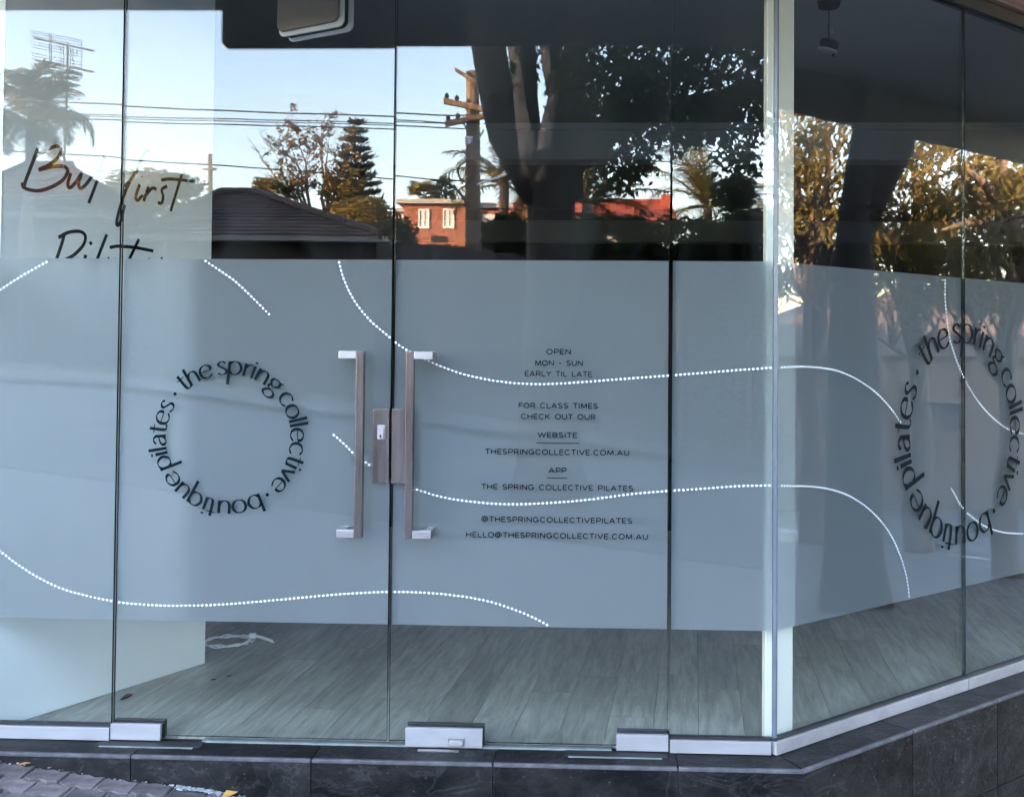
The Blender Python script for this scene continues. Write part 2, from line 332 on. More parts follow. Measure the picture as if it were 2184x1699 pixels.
# interlocking pavers beside the step
def paver_mesh():
    L, W, g, z = .054, .046, .0035, .012
    out = [(-L+g, -W+.007+g), (-L*.5, -W-.007+g), (0, -W+.007+g), (L*.5, -W-.007+g), (L-g, -W+.007+g),
           (L-g, W+.007-g), (L*.5, W-.007-g), (0, W+.007-g), (-L*.5, W-.007-g), (-L+g, W+.007-g)]
    b = MB(); k = len(out); ins = [(x*.95, y*.94) for x, y in out]
    b.v = [(x, y, -.03) for x, y in out]+[(x, y, z-.003) for x, y in out]+[(x, y, z) for x, y in ins]
    for r_ in (0, 1):
        for i in range(k): j = (i+1) % k; b.face((r_*k+i, r_*k+j, (r_+1)*k+j, (r_+1)*k+i))
    b.face([2*k+i for i in range(k)])
    me = bpy.data.meshes.new('brick_paver'); me.from_pydata(b.v, [], b.f); me.materials.append(M_PAVER); me.update(); return me
pm = paver_mesh(); slope = math.atan(.12)
for row in range(8):
    for i in range(-1, 15):
        x = -2.13+i*.1085+(.054 if row % 2 else 0)+rng.uniform(-.0025, .0025); y = -.190-row*.0925+rng.uniform(-.002, .002)
        o = bpy.data.objects.new('brick_paver', pm); col.objects.link(o); o.parent = foot
        o.location = (x, y, gz(x)-.012+rng.uniform(-.008, .002)); o.rotation_euler = (rng.uniform(-.05, .05), slope+rng.uniform(-.03, .03), rng.uniform(-.02, .02))
def lane_sheet(name, s0, s1, n0, n1, dz, mt, k=24):
    b = MB(); ns = [n0+(n1-n0)*j/6 for j in range(7)]
    for i in range(k+1):
        s_ = s0+(s1-s0)*i/k
        for n_ in ns: p = SD(s_, n_, 0); b.v.append((p[0], p[1], gz(max(p[0], 2.0) if p[1] >= -.128 else p[0])+dz))
    for i in range(k):
        for j in range(6): a = i*7+j; b.face((a, a+1, a+8, a+7))
    return tag(b.build(name, mt), kind='structure')
lane_sheet('side_footpath', 1.6, 40, 1.3, 4.2, -.02, M_CONC)
lane_sheet('side_road', 4, 60, 4.6, 13, -.11, M_ASPHALT)
lane_sheet('garden_bed', .9, 12, .17, 1.25, -.05, M_MULCH)

# ------------------------------------------------------------------ the shop: shell, floor, ceiling
HEAD, CEIL, ROOF = 2.577, 2.92, 3.9
shop = empty('corner_shop', (0, 3, 0), 'single-storey corner shop with glazed front, rendered walls and dark interior', 'shop')
def part(name, mt, boxes, parent=shop, fn=None, bevel=0.0):
    b = MB()
    for q in boxes: b.box(*q, fn=fn)
    return b.build(name, mt, parent, bevel=bevel)
part('front_wall', M_RENDER, [(-12, XC-.02, -.02, .12, 2.66, ROOF), (-12, -2.5, -.02, .12, -.6, 2.655)])
part('side_wall', M_RENDER, [(0.02, 6.2, -.12, .02, 2.90, ROOF), (2.32, 6.2, -.12, .02, -1.6, 2.895)], fn=SD)
part('timber_beam', M_TIMBER, [(-.03, 6.2, -.10, .045, HEAD+.055, 2.89)], fn=SD, bevel=.004)
part('head_channel', M_GASKET, [(.0, 2.32, -.025, .022, HEAD, HEAD+.05)], fn=SD)
part('head_channel', M_GASKET, [(-2.5, XC-.03, -.025, .02, HEAD, HEAD+.05)])
b = MB(); b.prism([(-12.0, .13), (XC-.05, .13), SD(6.2, -.13, 0)[:2], (5.3, 10.5), (-12, 10.5)], ROOF-.25, ROOF-.05); b.build('roof', M_CONC, shop)
b = MB(); b.prism([(-6, .0), (XC, .02), SD(6.1, -.14, 0)[:2], (5.2, 9.4), (-6, 9.4)], CEIL, CEIL+.08); b.build('ceiling', M_CEIL, shop)
part('back_wall', M_DARKWALL, [(-6, 5.25, 9.3, 9.45, -.3, CEIL)])
part('inner_wall', M_DARKWALL, [(-6.1, -5.95, .125, 9.3, -.3, CEIL)])
part('rear_wall', M_RENDER, [(-12, 5.3, 10.5, 10.65, -.6, ROOF)])
part('end_wall', M_RENDER, [(-12.15, -12, -.02, 10.65, -.6, ROOF)])
b = MB(); p1 = SD(6.15, -.02, 0); b.hexa([(p1[0], p1[1], -2), (p1[0]+.12, p1[1], -2), (5.4, 10.65, -2), (5.28, 10.65, -2), (p1[0], p1[1], ROOF), (p1[0]+.12, p1[1], ROOF), (5.4, 10.65, ROOF), (5.28, 10.65, ROOF)]); b.build('return_wall', M_RENDER, shop)
part('bulkhead', M_BULK, [(-5.9, 5.1, 4.5, 4.75, 2.66, CEIL-.002)])
part('ceiling_trim', M_BULK, [(-5.9, 5.1, 4.44, 4.498, CEIL-.05, CEIL-.004)])
part('rear_beam', M_CEIL, [(-5.9, 5.1, 6.9, 7.1, 2.3, 2.5)])
part('skirting', M_BROWNBOX, [(-2.62, -1.80, 1.66, 1.70, .0, .16)])
part('wall_vent', M_DARKMET, [(3.4, 3.6, 9.26, 9.298, 2.05, 2.25)])

# unseen blocks added to shade street and lane from the low sun
def block(name, label, x0, x1, y0, y1, z0, z1, mt, floors, bays):
    o = empty(name, ((x0+x1)/2, (y0+y1)/2, z0), label, 'building'); b = MB(); b.box(x0, x1, y0, y1, z0-2, z1); b.build('wall', mt, o, loc=((x0+x1)/2, y0, z0))
    b = MB(); b.box(x0-.25, x1+.25, y0-.25, y1+.25, z1+.003, z1+.3); b.build('parapet', M_CONC, o)
    for f_ in range(floors):
        for k_ in range(bays):
            xa = x0+(x1-x0)*(k_+.3)/bays; za = z0+3.6+f_*3.0; b = MB(); b.box(xa, xa+1.5, y0-.05, y0-.002, za, za+1.5); w = b.build('window', M_DARKMET, o)
            b = MB(); b.box(xa+.06, xa+1.44, y0-.058, y0-.051, za+.06, za+1.44); b.build('pane', M_PANE_, w)
    return o
M_PANE_ = simple('block_window_glass', (.02, .022, .025), (.03, .033, .036), 3, .08)
block('added_shade_block', 'tall rendered block out of view left of the shop, added to shade the street', -85, -12.4, .2, 15, 1.0, 14.2, M_RENDER, 3, 14)
block('added_rear_block', 'plain rendered block out of view behind the shop, added to shade the lane', -6, 5.2, 11.2, 27, -.5, 5.6, M_RENDER, 0, 3)

# awning: soffit and fascia round the corner
AWZ, FZ = 2.97, 2.70
def sdp(s_, n_): return SD(s_, n_, 0)[:2]
def cross_front(yv, n_):                            # where the side awning edge meets the front awning edge
    s_ = (yv-NY*n_)/TY; return (XC+TX*s_+NX*n_, yv)
AY, AN = -1.66, 1.95
awn = empty('street_awning', (0, -.8, AWZ), 'grey cantilever awning over the shop front, wrapping the corner', 'awning')
b = MB()
b.prism([(-12, -.021), (-12, AY), cross_front(AY, AN), sdp(6.2, AN), sdp(6.2, .046), sdp(-.02, .046), (XC-.02, -.021)], AWZ, AWZ+.05)
b.build('soffit', M_SOFFIT, awn)
def strip(name, a, c, n, z0, z1, t, mt, parent):
    b = MB(); b.prism([a, c, (c[0]+n[0]*t, c[1]+n[1]*t), (a[0]+n[0]*t, a[1]+n[1]*t)], z0, z1); return b.build(name, mt, parent)
k = .026; cf = cross_front(AY, AN); b = MB(); pr_ = [(-1.85+k, FZ), (cf[0], FZ), (cf[0], AWZ+.3), (-1.85, AWZ+.3), (-1.85, FZ+k)]
b.v = [(x, AY, z) for x, z in pr_]+[(x, AY-.025, z) for x, z in pr_]; b.face(range(5)); b.face([9-i for i in range(5)])
for i in range(5): j = (i+1) % 5; b.face((i, 5+i, 5+j, j))
b.build('fascia', M_SOFFIT, awn)
strip('fascia', cf, sdp(6.2, AN), (NX, NY), FZ, AWZ+.3, .025, M_SOFFIT, awn)
strip('fascia', (-12, AY), (-1.852, AY), (0, -1), FZ+.188, AWZ+.3, .025, M_SOFFIT, awn)
# rounded box fixture hung inside, above the left door
fy = .62; fc = on_front(664, 0, fy); lc = (float(fc[0]), fy); LA = R(-10); fzb = float(on_front(664, 66, fy)[2])
lamp = empty('hanging_fixture', (lc[0], lc[1], CEIL), 'rounded taupe box with white rim hung near the ceiling above the left door', 'fixture')
def rrect(w, d, r_, n=5):
    out = []
    for cx_, cy_, a0 in ((w-r_, d-r_, 0), (-w+r_, d-r_, 90), (-w+r_, -d+r_, 180), (w-r_, -d+r_, 270)):
        for i in range(n+1): t = R(a0+90*i/n); out.append((cx_+r_*math.cos(t), cy_+r_*math.sin(t)))
    return out
def LF(x, y, z): return (lc[0]+x*math.cos(LA)-y*math.sin(LA), lc[1]+x*math.sin(LA)+y*math.cos(LA), z)
for nm, w, h_, y0, y1, dx, dz, mt in (('front_panel', .126, .180, -.020, -.002, -.006, .010, M_BRONZEPL), ('rim', .134, .186, 0, .012, 0, 0, M_WHITE), ('body', .128, .180, .0125, .05, .004, .0, M_GASKET), ('rear_rim', .134, .182, .0505, .064, .014, -.010, M_WHITE)):
    b = MB(); pr_ = rrect(w, h_, .022); n = len(pr_); zc = fzb+.186+dz; bow = lambda x, z: (.016*(x/w)-.010*(1-(x/w)**2)*(1 if z < 0 else 0))
    ext = [(x+dx, z+bow(x, z)) for x, z in pr_]
    b.v = [LF(x, y0, zc+z) for x, z in ext]+[LF(x, y1, zc+z) for x, z in ext]
    b.face(range(n)); b.face([2*n-1-i for i in range(n)])
    for i in range(n): j = (i+1) % n; b.face((i, n+i, n+j, j))
    b.build(nm, mt, lamp, bevel=.003)
b = MB(); b.tube([LF(0, .03, fzb+.36), LF(0, .03, CEIL-.001)], [.03, .04], 10); b.build('bracket', M_DARKMET, lamp)

# floor of vinyl planks
b = MB(); b.prism([(-6, .02), (XC, .03), SD(6.1, -.02, 0)[:2], (5.2, 9.3), (-6, 9.3)], -.05, -.008)
floor = tag(b.build('floor', M_SUB), kind='structure')
def clip(poly, nx, ny, c):                          # keep nx*x+ny*y >= c
    out = []
    for i in range(len(poly)):
        p, q_ = poly[i], poly[(i+1) % len(poly)]; dp = nx*p[0]+ny*p[1]-c; dq = nx*q_[0]+ny*q_[1]-c
        if dp >= 0: out.append(p)
        if (dp >= 0) != (dq >= 0): t = dp/(dp-dq); out.append((p[0]+(q_[0]-p[0])*t, p[1]+(q_[1]-p[1])*t))
    return out
PA = -math.atan(.081); ca, sa = math.cos(PA), math.sin(PA)
PW, PL = .152, 1.22
for i in range(-20, 25):
    o_ = rng.uniform(0, PL)
    for j in range(-1, 5):
        a = (i*PW, j*PL+o_); g = .0008
        poly = [(a[0]+g, a[1]+g), (a[0]+PW-g, a[1]+g), (a[0]+PW-g, a[1]+PL-g), (a[0]+g, a[1]+PL-g)]
        poly = [(x*ca-y*sa, x*sa+y*ca) for x, y in poly]
        poly = clip(clip(clip(poly, 0, 1, .022), -NX, -NY, -(NX*XC)+.022), 0, -1, -4.3)
        if len(poly) < 3: continue
        cx_ = sum(p[0] for p in poly)/len(poly); cy_ = sum(p[1] for p in poly)/len(poly)
        b = MB(); b.prism([((p[0]-cx_)*ca+(p[1]-cy_)*sa, -(p[0]-cx_)*sa+(p[1]-cy_)*ca) for p in poly], -.008, 0)
        me = bpy.data.meshes.new('plank'); me.from_pydata(b.v, [], b.f); me.materials.append(M_PLANK); me.update()
        o = bpy.data.objects.new('plank', me); col.objects.link(o); o.parent = floor; o.location = (cx_, cy_, rng.uniform(-.0006, .0006)); o.rotation_euler.z = PA

# white partition set at an angle behind the left glass
PA0, PA1 = np.array([-2.00, .030]), np.array([-1.585, .844])
pd = (PA1-PA0)/np.linalg.norm(PA1-PA0); pn = np.array([pd[1], -pd[0]])
part_w = empty('white_partition', (-1.75, .43, 0), 'white display partition with black handwritten script behind the left glass', 'partition')
b = MB(); q0, q1 = PA0-pd*.0, PA1
b.prism([tuple(q0), tuple(q1), tuple(q1-pn*.11), tuple(q0-pn*.11-pd*.0)], 0, CEIL-.01); b.build('panel', M_WHITE, part_w, bevel=.002)
b = MB(); b.box(-2.6, PA0[0]+.004, .03, .10, 0, CEIL-.01); b.build('return_panel', M_WHITE, part_w)
def on_partition(x, y):
    v = ray(x, y); n3 = np.array([pn[0], pn[1], 0]); t = ((np.array([PA0[0], PA0[1], 0])-EYEP)@n3)/(v@n3); return EYEP+v*t
def smooth_line(pts, n=6):
    if len(pts) < 3: return [np.array(p, float) for p in pts]
    P = [np.array(p, float) for p in pts]; P = [2*P[0]-P[1]]+P+[2*P[-1]-P[-2]]; out = []
    for i in range(1, len(P)-2):
        for k_ in range(n):
            t = k_/n; a, b_, c, d = P[i-1], P[i], P[i+1], P[i+2]
            out.append(.5*((2*b_)+(c-a)*t+(2*a-5*b_+4*c-d)*t*t+(3*b_-a-3*c+d)*t**3))
    out.append(P[-2]); return out
def ribbon(mb, pts, width, to3, contrast=None):     # flat stroke along pts in a plane; contrast=(thin, thick) gives broad-nib strokes
    n = len(pts)
    if n < 2: return
    L_, Rr = [], []
    for i in range(n):
        d = pts[min(i+1, n-1)]-pts[max(i-1, 0)]; l = math.hypot(*d) or 1; d = d/l
        w = width if contrast is None else contrast[0]+(contrast[1]-contrast[0])*abs(d[1])**1.3
        nn = np.array([-d[1], d[0]])*w*.5; L_.append(pts[i]+nn); Rr.append(pts[i]-nn)
    base = len(mb.v)
    for a, c in zip(L_, Rr): mb.v.append(tuple(to3(a))); mb.v.append(tuple(to3(c)))
    for i in range(n-1): mb.face((base+2*i, base+2*i+1, base+2*i+3, base+2*i+2))
SCRIPT = [  # handwriting strokes, pixels of an enlarged view of the photo's upper left
 [(250,920),(226,990),(190,1085),(160,1165),(150,1212)],
 [(212,1012),(290,962),(362,936),(390,952),(374,1002),(318,1052),(245,1088)],
 [(245,1088),(335,1068),(408,1066),(432,1096),(400,1152),(330,1196),(250,1220),(180,1213),(147,1194),(142,1168)],
 [(452,1108),(434,1168),(440,1202),(472,1180),(522,1108)],[(522,1108),(503,1170),(511,1204),(545,1185),(600,1110)],
 [(668,1000),(640,1100),(606,1195),(566,1300)],[(610,1100),(660,1082)],
 [(955,968),(930,972),(880,1070),(820,1182),(788,1262),(760,1352),(744,1424),(754,1442),(776,1400),(796,1310)],[(798,1196),(850,1130),(885,1082)],
 [(893,1178),(868,1258),(880,1282),(912,1250)],[(950,1195),(930,1250),(918,1288)],[(922,1262),(970,1206),(1000,1212)],
 [(1068,1190),(1034,1214),(1042,1254),(1034,1298),(1008,1298)],[(905,1128),(908,1134)],
 [(1175,1080),(1158,1130),(1124,1242),(1090,1352)],[(1030,1152),(1100,1146),(1245,1162)],
 [(412,1490),(394,1560),(358,1665)],[(372,1520),(440,1486),(512,1482),(545,1512),(530,1570),(470,1632),(410,1665)],
 [(548,1630),(536,1675)],[(572,1562),(586,1550)],[(682,1500),(650,1582),(612,1680)],[(888,1530),(852,1604),(812,1690)],[(700,1584),(760,1575),(870,1585),(980,1606)],
 [(700,1650),(660,1700),(690,1730),(740,1660),(735,1720)],[(905,1690),(960,1660),(930,1720),(980,1720)],[(1040,1650),(1005,1690),(1030,1730),(1000,1760)]]
b = MB()
up = np.array([0, 0, 1.0])
for st in SCRIPT:
    uv = []
    for x, y in st:
        p = on_partition(x/3.0, y/3.0); uv.append(((p[0]-PA0[0])*pd[0]+(p[1]-PA0[1])*pd[1], p[2]))
    pts = smooth_line(uv, 5)
    ribbon(b, pts, .0125, lambda a: (PA0[0]+pd[0]*a[0]+pn[0]*.0012, PA0[1]+pd[1]*a[0]+pn[1]*.0012, a[1]))
b.build('script_lettering', M_BLACKINK, part_w)
# post in the corner behind the glass
b = MB(); i0 = np.array(SD(0, -.045, 0)[:2]); ii = np.array([XC+.012, .05])
b.prism([tuple(ii), (ii[0]+TX*.085, ii[1]+TY*.085), (ii[0]+TX*.085-NX*.06, ii[1]+TY*.085-NY*.06), (ii[0]-.034, ii[1]+.07), (ii[0]-.034, ii[1])], 0, CEIL-.003)
post = b.build('corner_post', M_POST, None, bevel=.003, loc=(ii[0], ii[1], 0)); tag(post, 'slim cream painted post standing inside the glass corner', 'post')

# ------------------------------------------------------------------ slate step round the front
step = empty('slate_step', (-.5, -.07, 0), 'dark slate tiled step with pale ground edge along the shop base', 'step')
FY, SN = -.138, .147
cpt = cross_front(FY, SN)
b = MB(); b.prism([(-4.2, FY+.012), (cpt[0]-.006, FY+.012), sdp(3.2, SN-.012), sdp(3.2, -.01), (XC, .01), (-4.2, .01)], -1.3, -.022); b.build('core', M_GROUT, step)
fx = [-4.2, -3.05, -2.475]+[float(on_front(x, 1660, FY)[0]) for x in (278, 663, 1051, 1446)]+[cpt[0]]
fx[1:3] = [fx[3]-1.15, fx[3]-.575]
for a, c in zip(fx[:-1], fx[1:]):
    g = .0016; e = cpt[0]-.0 if c == cpt[0] else c-g
    for z0, z1 in ((-.318, -.017), (-.64, -.322)):
        b = MB(); b.box(a+g, e, FY, FY+.0115, z0, z1); b.build('tile', M_SLATE, step, loc=((a+c)/2, FY, z0))
    b = MB(); b.box(a+g, e, FY-.002, FY+.012, -.0165, -.004); b.build('nosing', M_NOSE, step, bevel=.003, loc=((a+c)/2, FY, -.01))
    b = MB(); lim = e
    if c == cpt[0]: b.prism([(a+g, FY+.0125), (cpt[0]-.004, FY+.0125), (XC+.01, -.012), (a+g, -.012)], -.022, -.006)
    else: b.box(a+g, e, FY+.0125, -.012, -.022, -.006)
    b.build('tile', M_SLATE, step, loc=((a+c)/2, FY+.05, -.006))
def side_s(x, y, n_):
    v = ray(x, y); c3 = CS+NS*n_; p = EYEP+v*(((c3-EYEP)@NS)/(v@NS)); return (p[0]-XC)*TX+p[1]*TY
s0 = (cpt[0]-XC)*TX+cpt[1]*TY
ss = [s0, side_s(1947, 1590, SN), side_s(2127, 1520, SN)]; dS = ss[2]-ss[1]; ss += [ss[2]+dS, ss[2]+2*dS, ss[2]+3*dS]
for i_, (a, c) in enumerate(zip(ss[:-1], ss[1:])):
    g = .0016; a_ = a if i_ == 0 else a+g
    for z0, z1 in ((-.318, -.017), (-.64, -.322), (-.96, -.644)):
        b = MB(); b.box(a_, c-g, SN-.0115, SN, z0, z1, fn=SD); b.build('tile', M_SLATE, step, loc=SD((a+c)/2, SN, z0))
    b = MB(); b.box(a_, c-g, SN-.012, SN+.002, -.0165, -.004, fn=SD); b.build('nosing', M_NOSE, step, bevel=.003, loc=SD((a+c)/2, SN, -.01))
    b = MB()
    if i_ == 0: b.prism([(cpt[0]+.004, FY+.014), sdp(c-g, SN-.0125), sdp(c-g, .012), (XC+.014, -.010)], -.022, -.006)
    else: b.box(a_, c-g, .012, SN-.0125, -.022, -.006, fn=SD)
    b.build('tile', M_SLATE, step, loc=SD((a+c)/2, SN-.06, -.006))
b = MB(); b.box(-1.28, .03, -.0115, .021, -.03, -.001); b.build('threshold_strip', M_SILL, step)
# floor-spring pits of the doors
for x0, x1, lb in ((-1.60, -1.27, 'dark recessed floor-spring cover by the left hinge'), (-.115, .205, 'dark recessed floor-spring cover by the right hinge')):
    o = empty('floor_spring', (x0, -.03, -.006), lb, 'door hardware')
    b = MB(); b.box(x0, x1, -.062, -.0125, -.012, -.0035); b.build('cover_plate', M_GASKET, o, bevel=.001)
    b = MB(); b.box(x0+.01, x1-.02, -.071, -.0625, -.008, -.0042); b.build('edge_strip', M_SILL, o)

# ------------------------------------------------------------------ glazing, film, dots, lettering
GT = .006                                            # half thickness of the glass
FB, FT = .375, 1.545                                 # frosted band
ID = lambda x, y, z: (x, y, z)
SIDE = lambda s_, y, z: SD(s_, -y, z)
def pane(parent, a, c, z0, z1, fn):
    b = MB(); b.mat = 0
    p = [fn(*q) for q in ((a,-GT,z0),(c,-GT,z0),(c,GT,z0),(a,GT,z0),(a,-GT,z1),(c,-GT,z1),(c,GT,z1),(a,GT,z1))]
    b.v = [tuple(q) for q in p]
    for f_, mi in (((0,1,5,4),0),((2,3,7,6),0),((3,2,1,0),1),((4,5,6,7),1),((1,2,6,5),1),((3,0,4,7),1)): b.mat = mi; b.face(f_)
    return b.build('glass', [M_GLASS, M_EDGE], parent)
def film(parent, a, c, fn):
    b = MB(); b.poly([fn(x, GT+.0015, z) for x, z in ((a+.003, FB), (c-.003, FB), (c-.003, FT), (a+.003, FT))]); return b.build('frosted_film', M_FILM, parent)
def rail(parent, a, c, fn, zt=.036):
    b = MB(); b.box(a, c, -.020, .020, -.004, zt, fn=fn); b.build('bottom_rail', M_RAIL, parent, bevel=.001)
    b = MB(); b.box(a, c, -.010, .010, zt+.0005, zt+.009, fn=fn); b.build('gasket', M_GASKET, parent)
J1, J2, J3 = -1.5762, -.6829, .2087
panes = {}
def add_pane(key, name, label, cat, a, c, z0, fn, org, zt=HEAD-.002):
    o = empty(name, org, label, cat); pane(o, a, c, z0, zt, fn); film(o, a, c, fn); panes[key] = o; return o
p_l = add_pane('L', 'fixed_glass', 'fixed glass pane at far left in front of the white partition', 'window', -2.48, J1-.004, .040, ID, (-2.0, 0, 0))
rail(p_l, -2.48, J1-.004, ID)
d_l = add_pane('DL', 'glass_door', 'left frameless glass door carrying the circular dark lettering', 'door', J1+.003, J2-.0035, .010, ID, (J1, 0, 0))
d_r = add_pane('DR', 'glass_door', 'right frameless glass door with the opening hours lettering', 'door', J2+.0035, J3-.003, .010, ID, (J3, 0, 0))
p_r = add_pane('R', 'fixed_glass', 'narrow fixed glass strip between right door and the corner', 'window', J3+.004, XC-.007, .040, ID, (.37, 0, 0))
rail(p_r, J3+.004, XC-.012, ID)
SJ = side_st(2055, 800)[0]
p_s = add_pane('S1', 'fixed_glass', 'angled side glass next to the corner post', 'window', .007, SJ-.002, .040, SIDE, SD(.5, 0, 0))
rail(p_s, -.012, SJ-.002, SIDE)
p_t = add_pane('S2', 'fixed_glass', 'angled side glass at the right edge of the picture', 'window', SJ+.002, 2.31, .040, SIDE, SD(1.6, 0, 0))
rail(p_t, SJ+.002, 2.31, SIDE)
M_SILICONE = simple('blue_grey_silicone', (.09, .11, .14), (.13, .15, .19), 6, .3)
b = MB(); b.prism([(XC-.0065, -GT), sdp(-.001, GT+.0005), sdp(.0065, GT), sdp(.0065, -GT), (XC-.0065, GT)], .036, HEAD); b.build('corner_joint', M_SILICONE, p_r)

# dotted lines (print pixels of the photo -> metres on the glass)
DOTS = [
 ('f', [(-40,648),(0,620),(50,588),(105,557)]),
 ('f', [(440,557),(500,598),(545,640),(581,676)]),
 ('f', [(724,560),(735,598),(757,642),(790,683),(833,720),(860,741),(905,765),(960,788),(1010,803),(1080,815),(1150,819),(1220,816),(1300,810),(1420,801),(1500,795),(1560,790),(1645,784)]),
 ('f', [(713,927),(735,946),(757,968),(789,991)]),
 ('f', [(890,1043),(940,1058),(1000,1068),(1080,1074),(1160,1072),(1250,1065),(1350,1052),(1424,1046),(1500,1041),(1570,1036),(1645,1034)]),
 ('f', [(-40,1140),(0,1172),(40,1202),(90,1233),(150,1259),(240,1280),(300,1287),(380,1290),(480,1287),(600,1277),(720,1266),(820,1261),(900,1262),(970,1268),(1040,1280),(1100,1299),(1140,1316),(1170,1332)]),
 ('s', [(1664,783),(1720,782),(1780,790),(1830,812),(1870,842),(1900,875),(1917,900)]),
 ('s', [(1664,1035),(1740,1038),(1800,1053),(1850,1085),(1890,1130),(1915,1180),(1930,1230),(1936,1275)]),
 ('s', [(2012,597),(2013,650),(2020,710),(2035,765),(2060,820),(2090,865),(2125,900),(2160,920),(2215,930)]),
 ('s', [(2026,1042),(2050,1082),(2080,1110),(2110,1127),(2150,1136),(2215,1137)])]
acc = {}
for where, px in DOTS:
    if where == 'f': uv = [(on_front(x, y)[0], on_front(x, y)[2]) for x, y in px]
    else: uv = [side_st(x, y) for x, y in px]
    pts = smooth_line(uv, 24); nxt = 0.0; trav = 0.0
    for i in range(len(pts)-1):
        seg = pts[i+1]-pts[i]; l = math.hypot(*seg)
        while nxt <= trav+l:
            c = pts[i]+seg*((nxt-trav)/l); nxt += .0136
            if where == 'f': key = 'L' if c[0] < J1 else 'DL' if c[0] < J2 else 'DR' if c[0] < J3 else 'R'
            else: key = 'S1' if c[0] < SJ else 'S2'
            if min(abs(c[0]-j) for j in ((J1, J2, J3, XC) if where == 'f' else (0, SJ))) < .006: continue
            if not FB+.004 < c[1] < FT-.003: continue
            acc.setdefault(key, []).append((c[0], c[1]))
        trav += l
for key, cs in acc.items():
    b = MB(); fn = ID if key in ('L', 'DL', 'DR', 'R') else SIDE
    for u, w in cs:
        b.poly([fn(u+.0037*math.cos(2*math.pi*k_/9), -GT-.0011, w+.0037*math.sin(2*math.pi*k_/9)) for k_ in range(9)])
    tag(b.build('dotted_line', M_DOT, panes[key]), kind='stuff')

# circular lettering, drawn with a broad nib
GL = {
 't': (.62, [[(.28,1.35),(.28,.3),(.36,.05),(.52,.0),(.66,.09)], [(0,1),(.6,1)]]),
 'h': (.92, [[(.1,1.5),(.1,0)], [(.1,.62),(.28,.92),(.52,1.0),(.72,.84),(.76,.5),(.76,0)]]),
 'e': (.94, [[(.1,.54),(.86,.54)], [(.86,.54),(.79,.86),(.48,1.02),(.16,.84),(.06,.48),(.18,.12),(.5,-.02),(.86,.16)]]),
 's': (.70, [[(.6,.86),(.4,1.02),(.16,.9),(.15,.7),(.4,.5),(.62,.3),(.55,.06),(.3,-.02),(.05,.12)]]),
 'p': (1.0, [[(.1,1.0),(.1,-.85)], [(.1,.74),(.33,1.0),(.68,.95),(.88,.5),(.68,.06),(.33,0),(.1,.26)]]),
 'r': (.56, [[(.1,1),(.1,0)], [(.1,.62),(.28,.92),(.54,1.0)]]),
 'i': (.30, [[(.1,1),(.1,0)], [(.1,1.36),(.1,1.22)]]),
 'n': (.92, [[(.1,1),(.1,0)], [(.1,.62),(.28,.92),(.52,1.0),(.72,.84),(.76,.5),(.76,0)]]),
 'g': (.86, [[(.42,1.0),(.16,.86),(.12,.62),(.3,.4),(.52,.4),(.72,.62),(.66,.9),(.42,1.0)], [(.66,.9),(.88,1.02)],
             [(.28,.42),(.14,.24),(.3,.08),(.66,.0),(.82,-.25),(.62,-.55),(.3,-.58),(.08,-.38),(.2,-.1),(.4,.03)]]),
 'c': (.88, [[(.8,.86),(.5,1.02),(.18,.85),(.06,.5),(.18,.14),(.5,-.02),(.82,.15)]]),
 'o': (1.0, [[(.48+.42*math.cos(R(a)), .5+.51*math.sin(R(a))) for a in range(90, 451, 30)]]),
 'l': (.30, [[(.1,1.5),(.1,0)]]),
 'v': (.82, [[(.02,1),(.4,0)], [(.40,.03),(.78,1)]]),
 'b': (1.0, [[(.1,1.5),(.1,0)], [(.1,.74),(.33,1.0),(.68,.95),(.88,.5),(.68,.06),(.33,0),(.1,.26)]]),
 'u': (.92, [[(.1,1),(.1,.4),(.2,.1),(.45,.0),(.66,.14),(.76,.4)], [(.76,1),(.76,0)]]),
 'q': (1.0, [[(.86,1.0),(.86,-.85)], [(.86,.74),(.63,1.0),(.28,.95),(.08,.5),(.28,.06),(.63,0),(.86,.26)]]),
 'a': (.82, [[(.12,.82),(.4,1.02),(.64,.84),(.66,.5),(.66,0)], [(.66,.6),(.3,.5),(.08,.28),(.2,.02),(.45,.05),(.66,.26)]]),
}
def ring_text(mbs, cu, cw, sc_, place):
    rb, xh = .204*sc_, .0405*sc_
    for word, a0, a1 in (('the', -44, -15), ('spring', -10, 46), ('collective', 51.5, 137), ('boutique', 151, 238.5), ('pilates', 243, 300)):
        tot = sum(GL[ch][0] for ch in word)-.12; span = R(a1-a0); cur = 0.0
        for ch in word:
            adv, strokes = GL[ch]; th = R(a0)+span*(cur+adv/2-.06)/tot; cur += adv
            kx = span*(rb+xh*.35)/tot/xh
            for st in strokes:
                pts = smooth_line(st, 5) if len(st) > 2 else [np.array(p, float) for p in st]
                pts = [np.array([(p[0]-adv/2)*kx, p[1]]) for p in pts]
                def to3(p, th=th):
                    x, y = p[0]*xh, rb+p[1]*xh; return place(cu+x*math.cos(th)+y*math.sin(th), cw-x*math.sin(th)+y*math.cos(th))
                n = len(pts); 
                if n == 2 and abs(pts[0][1]-pts[1][1]) < .2 and abs(pts[0][0]-pts[1][0]) < .02: ribbon(mbs, pts, .23, to3)
                else: ribbon(mbs, pts, 0, to3, (.075, .235))
    for a in (144.5, 308):
        t = R(a); r_ = rb+xh*.5; c = (cu+r_*math.sin(t), cw+r_*math.cos(t))
        mbs.poly([place(c[0]+.0058*sc_*math.cos(2*math.pi*k_/12), c[1]+.0058*sc_*math.sin(2*math.pi*k_/12)) for k_ in range(12)])
b = MB(); ring_text(b, -1.212, .968, 1.0, lambda u, w: (u, -GT-.0014, w))
b.build('circular_lettering', M_INK, d_l)
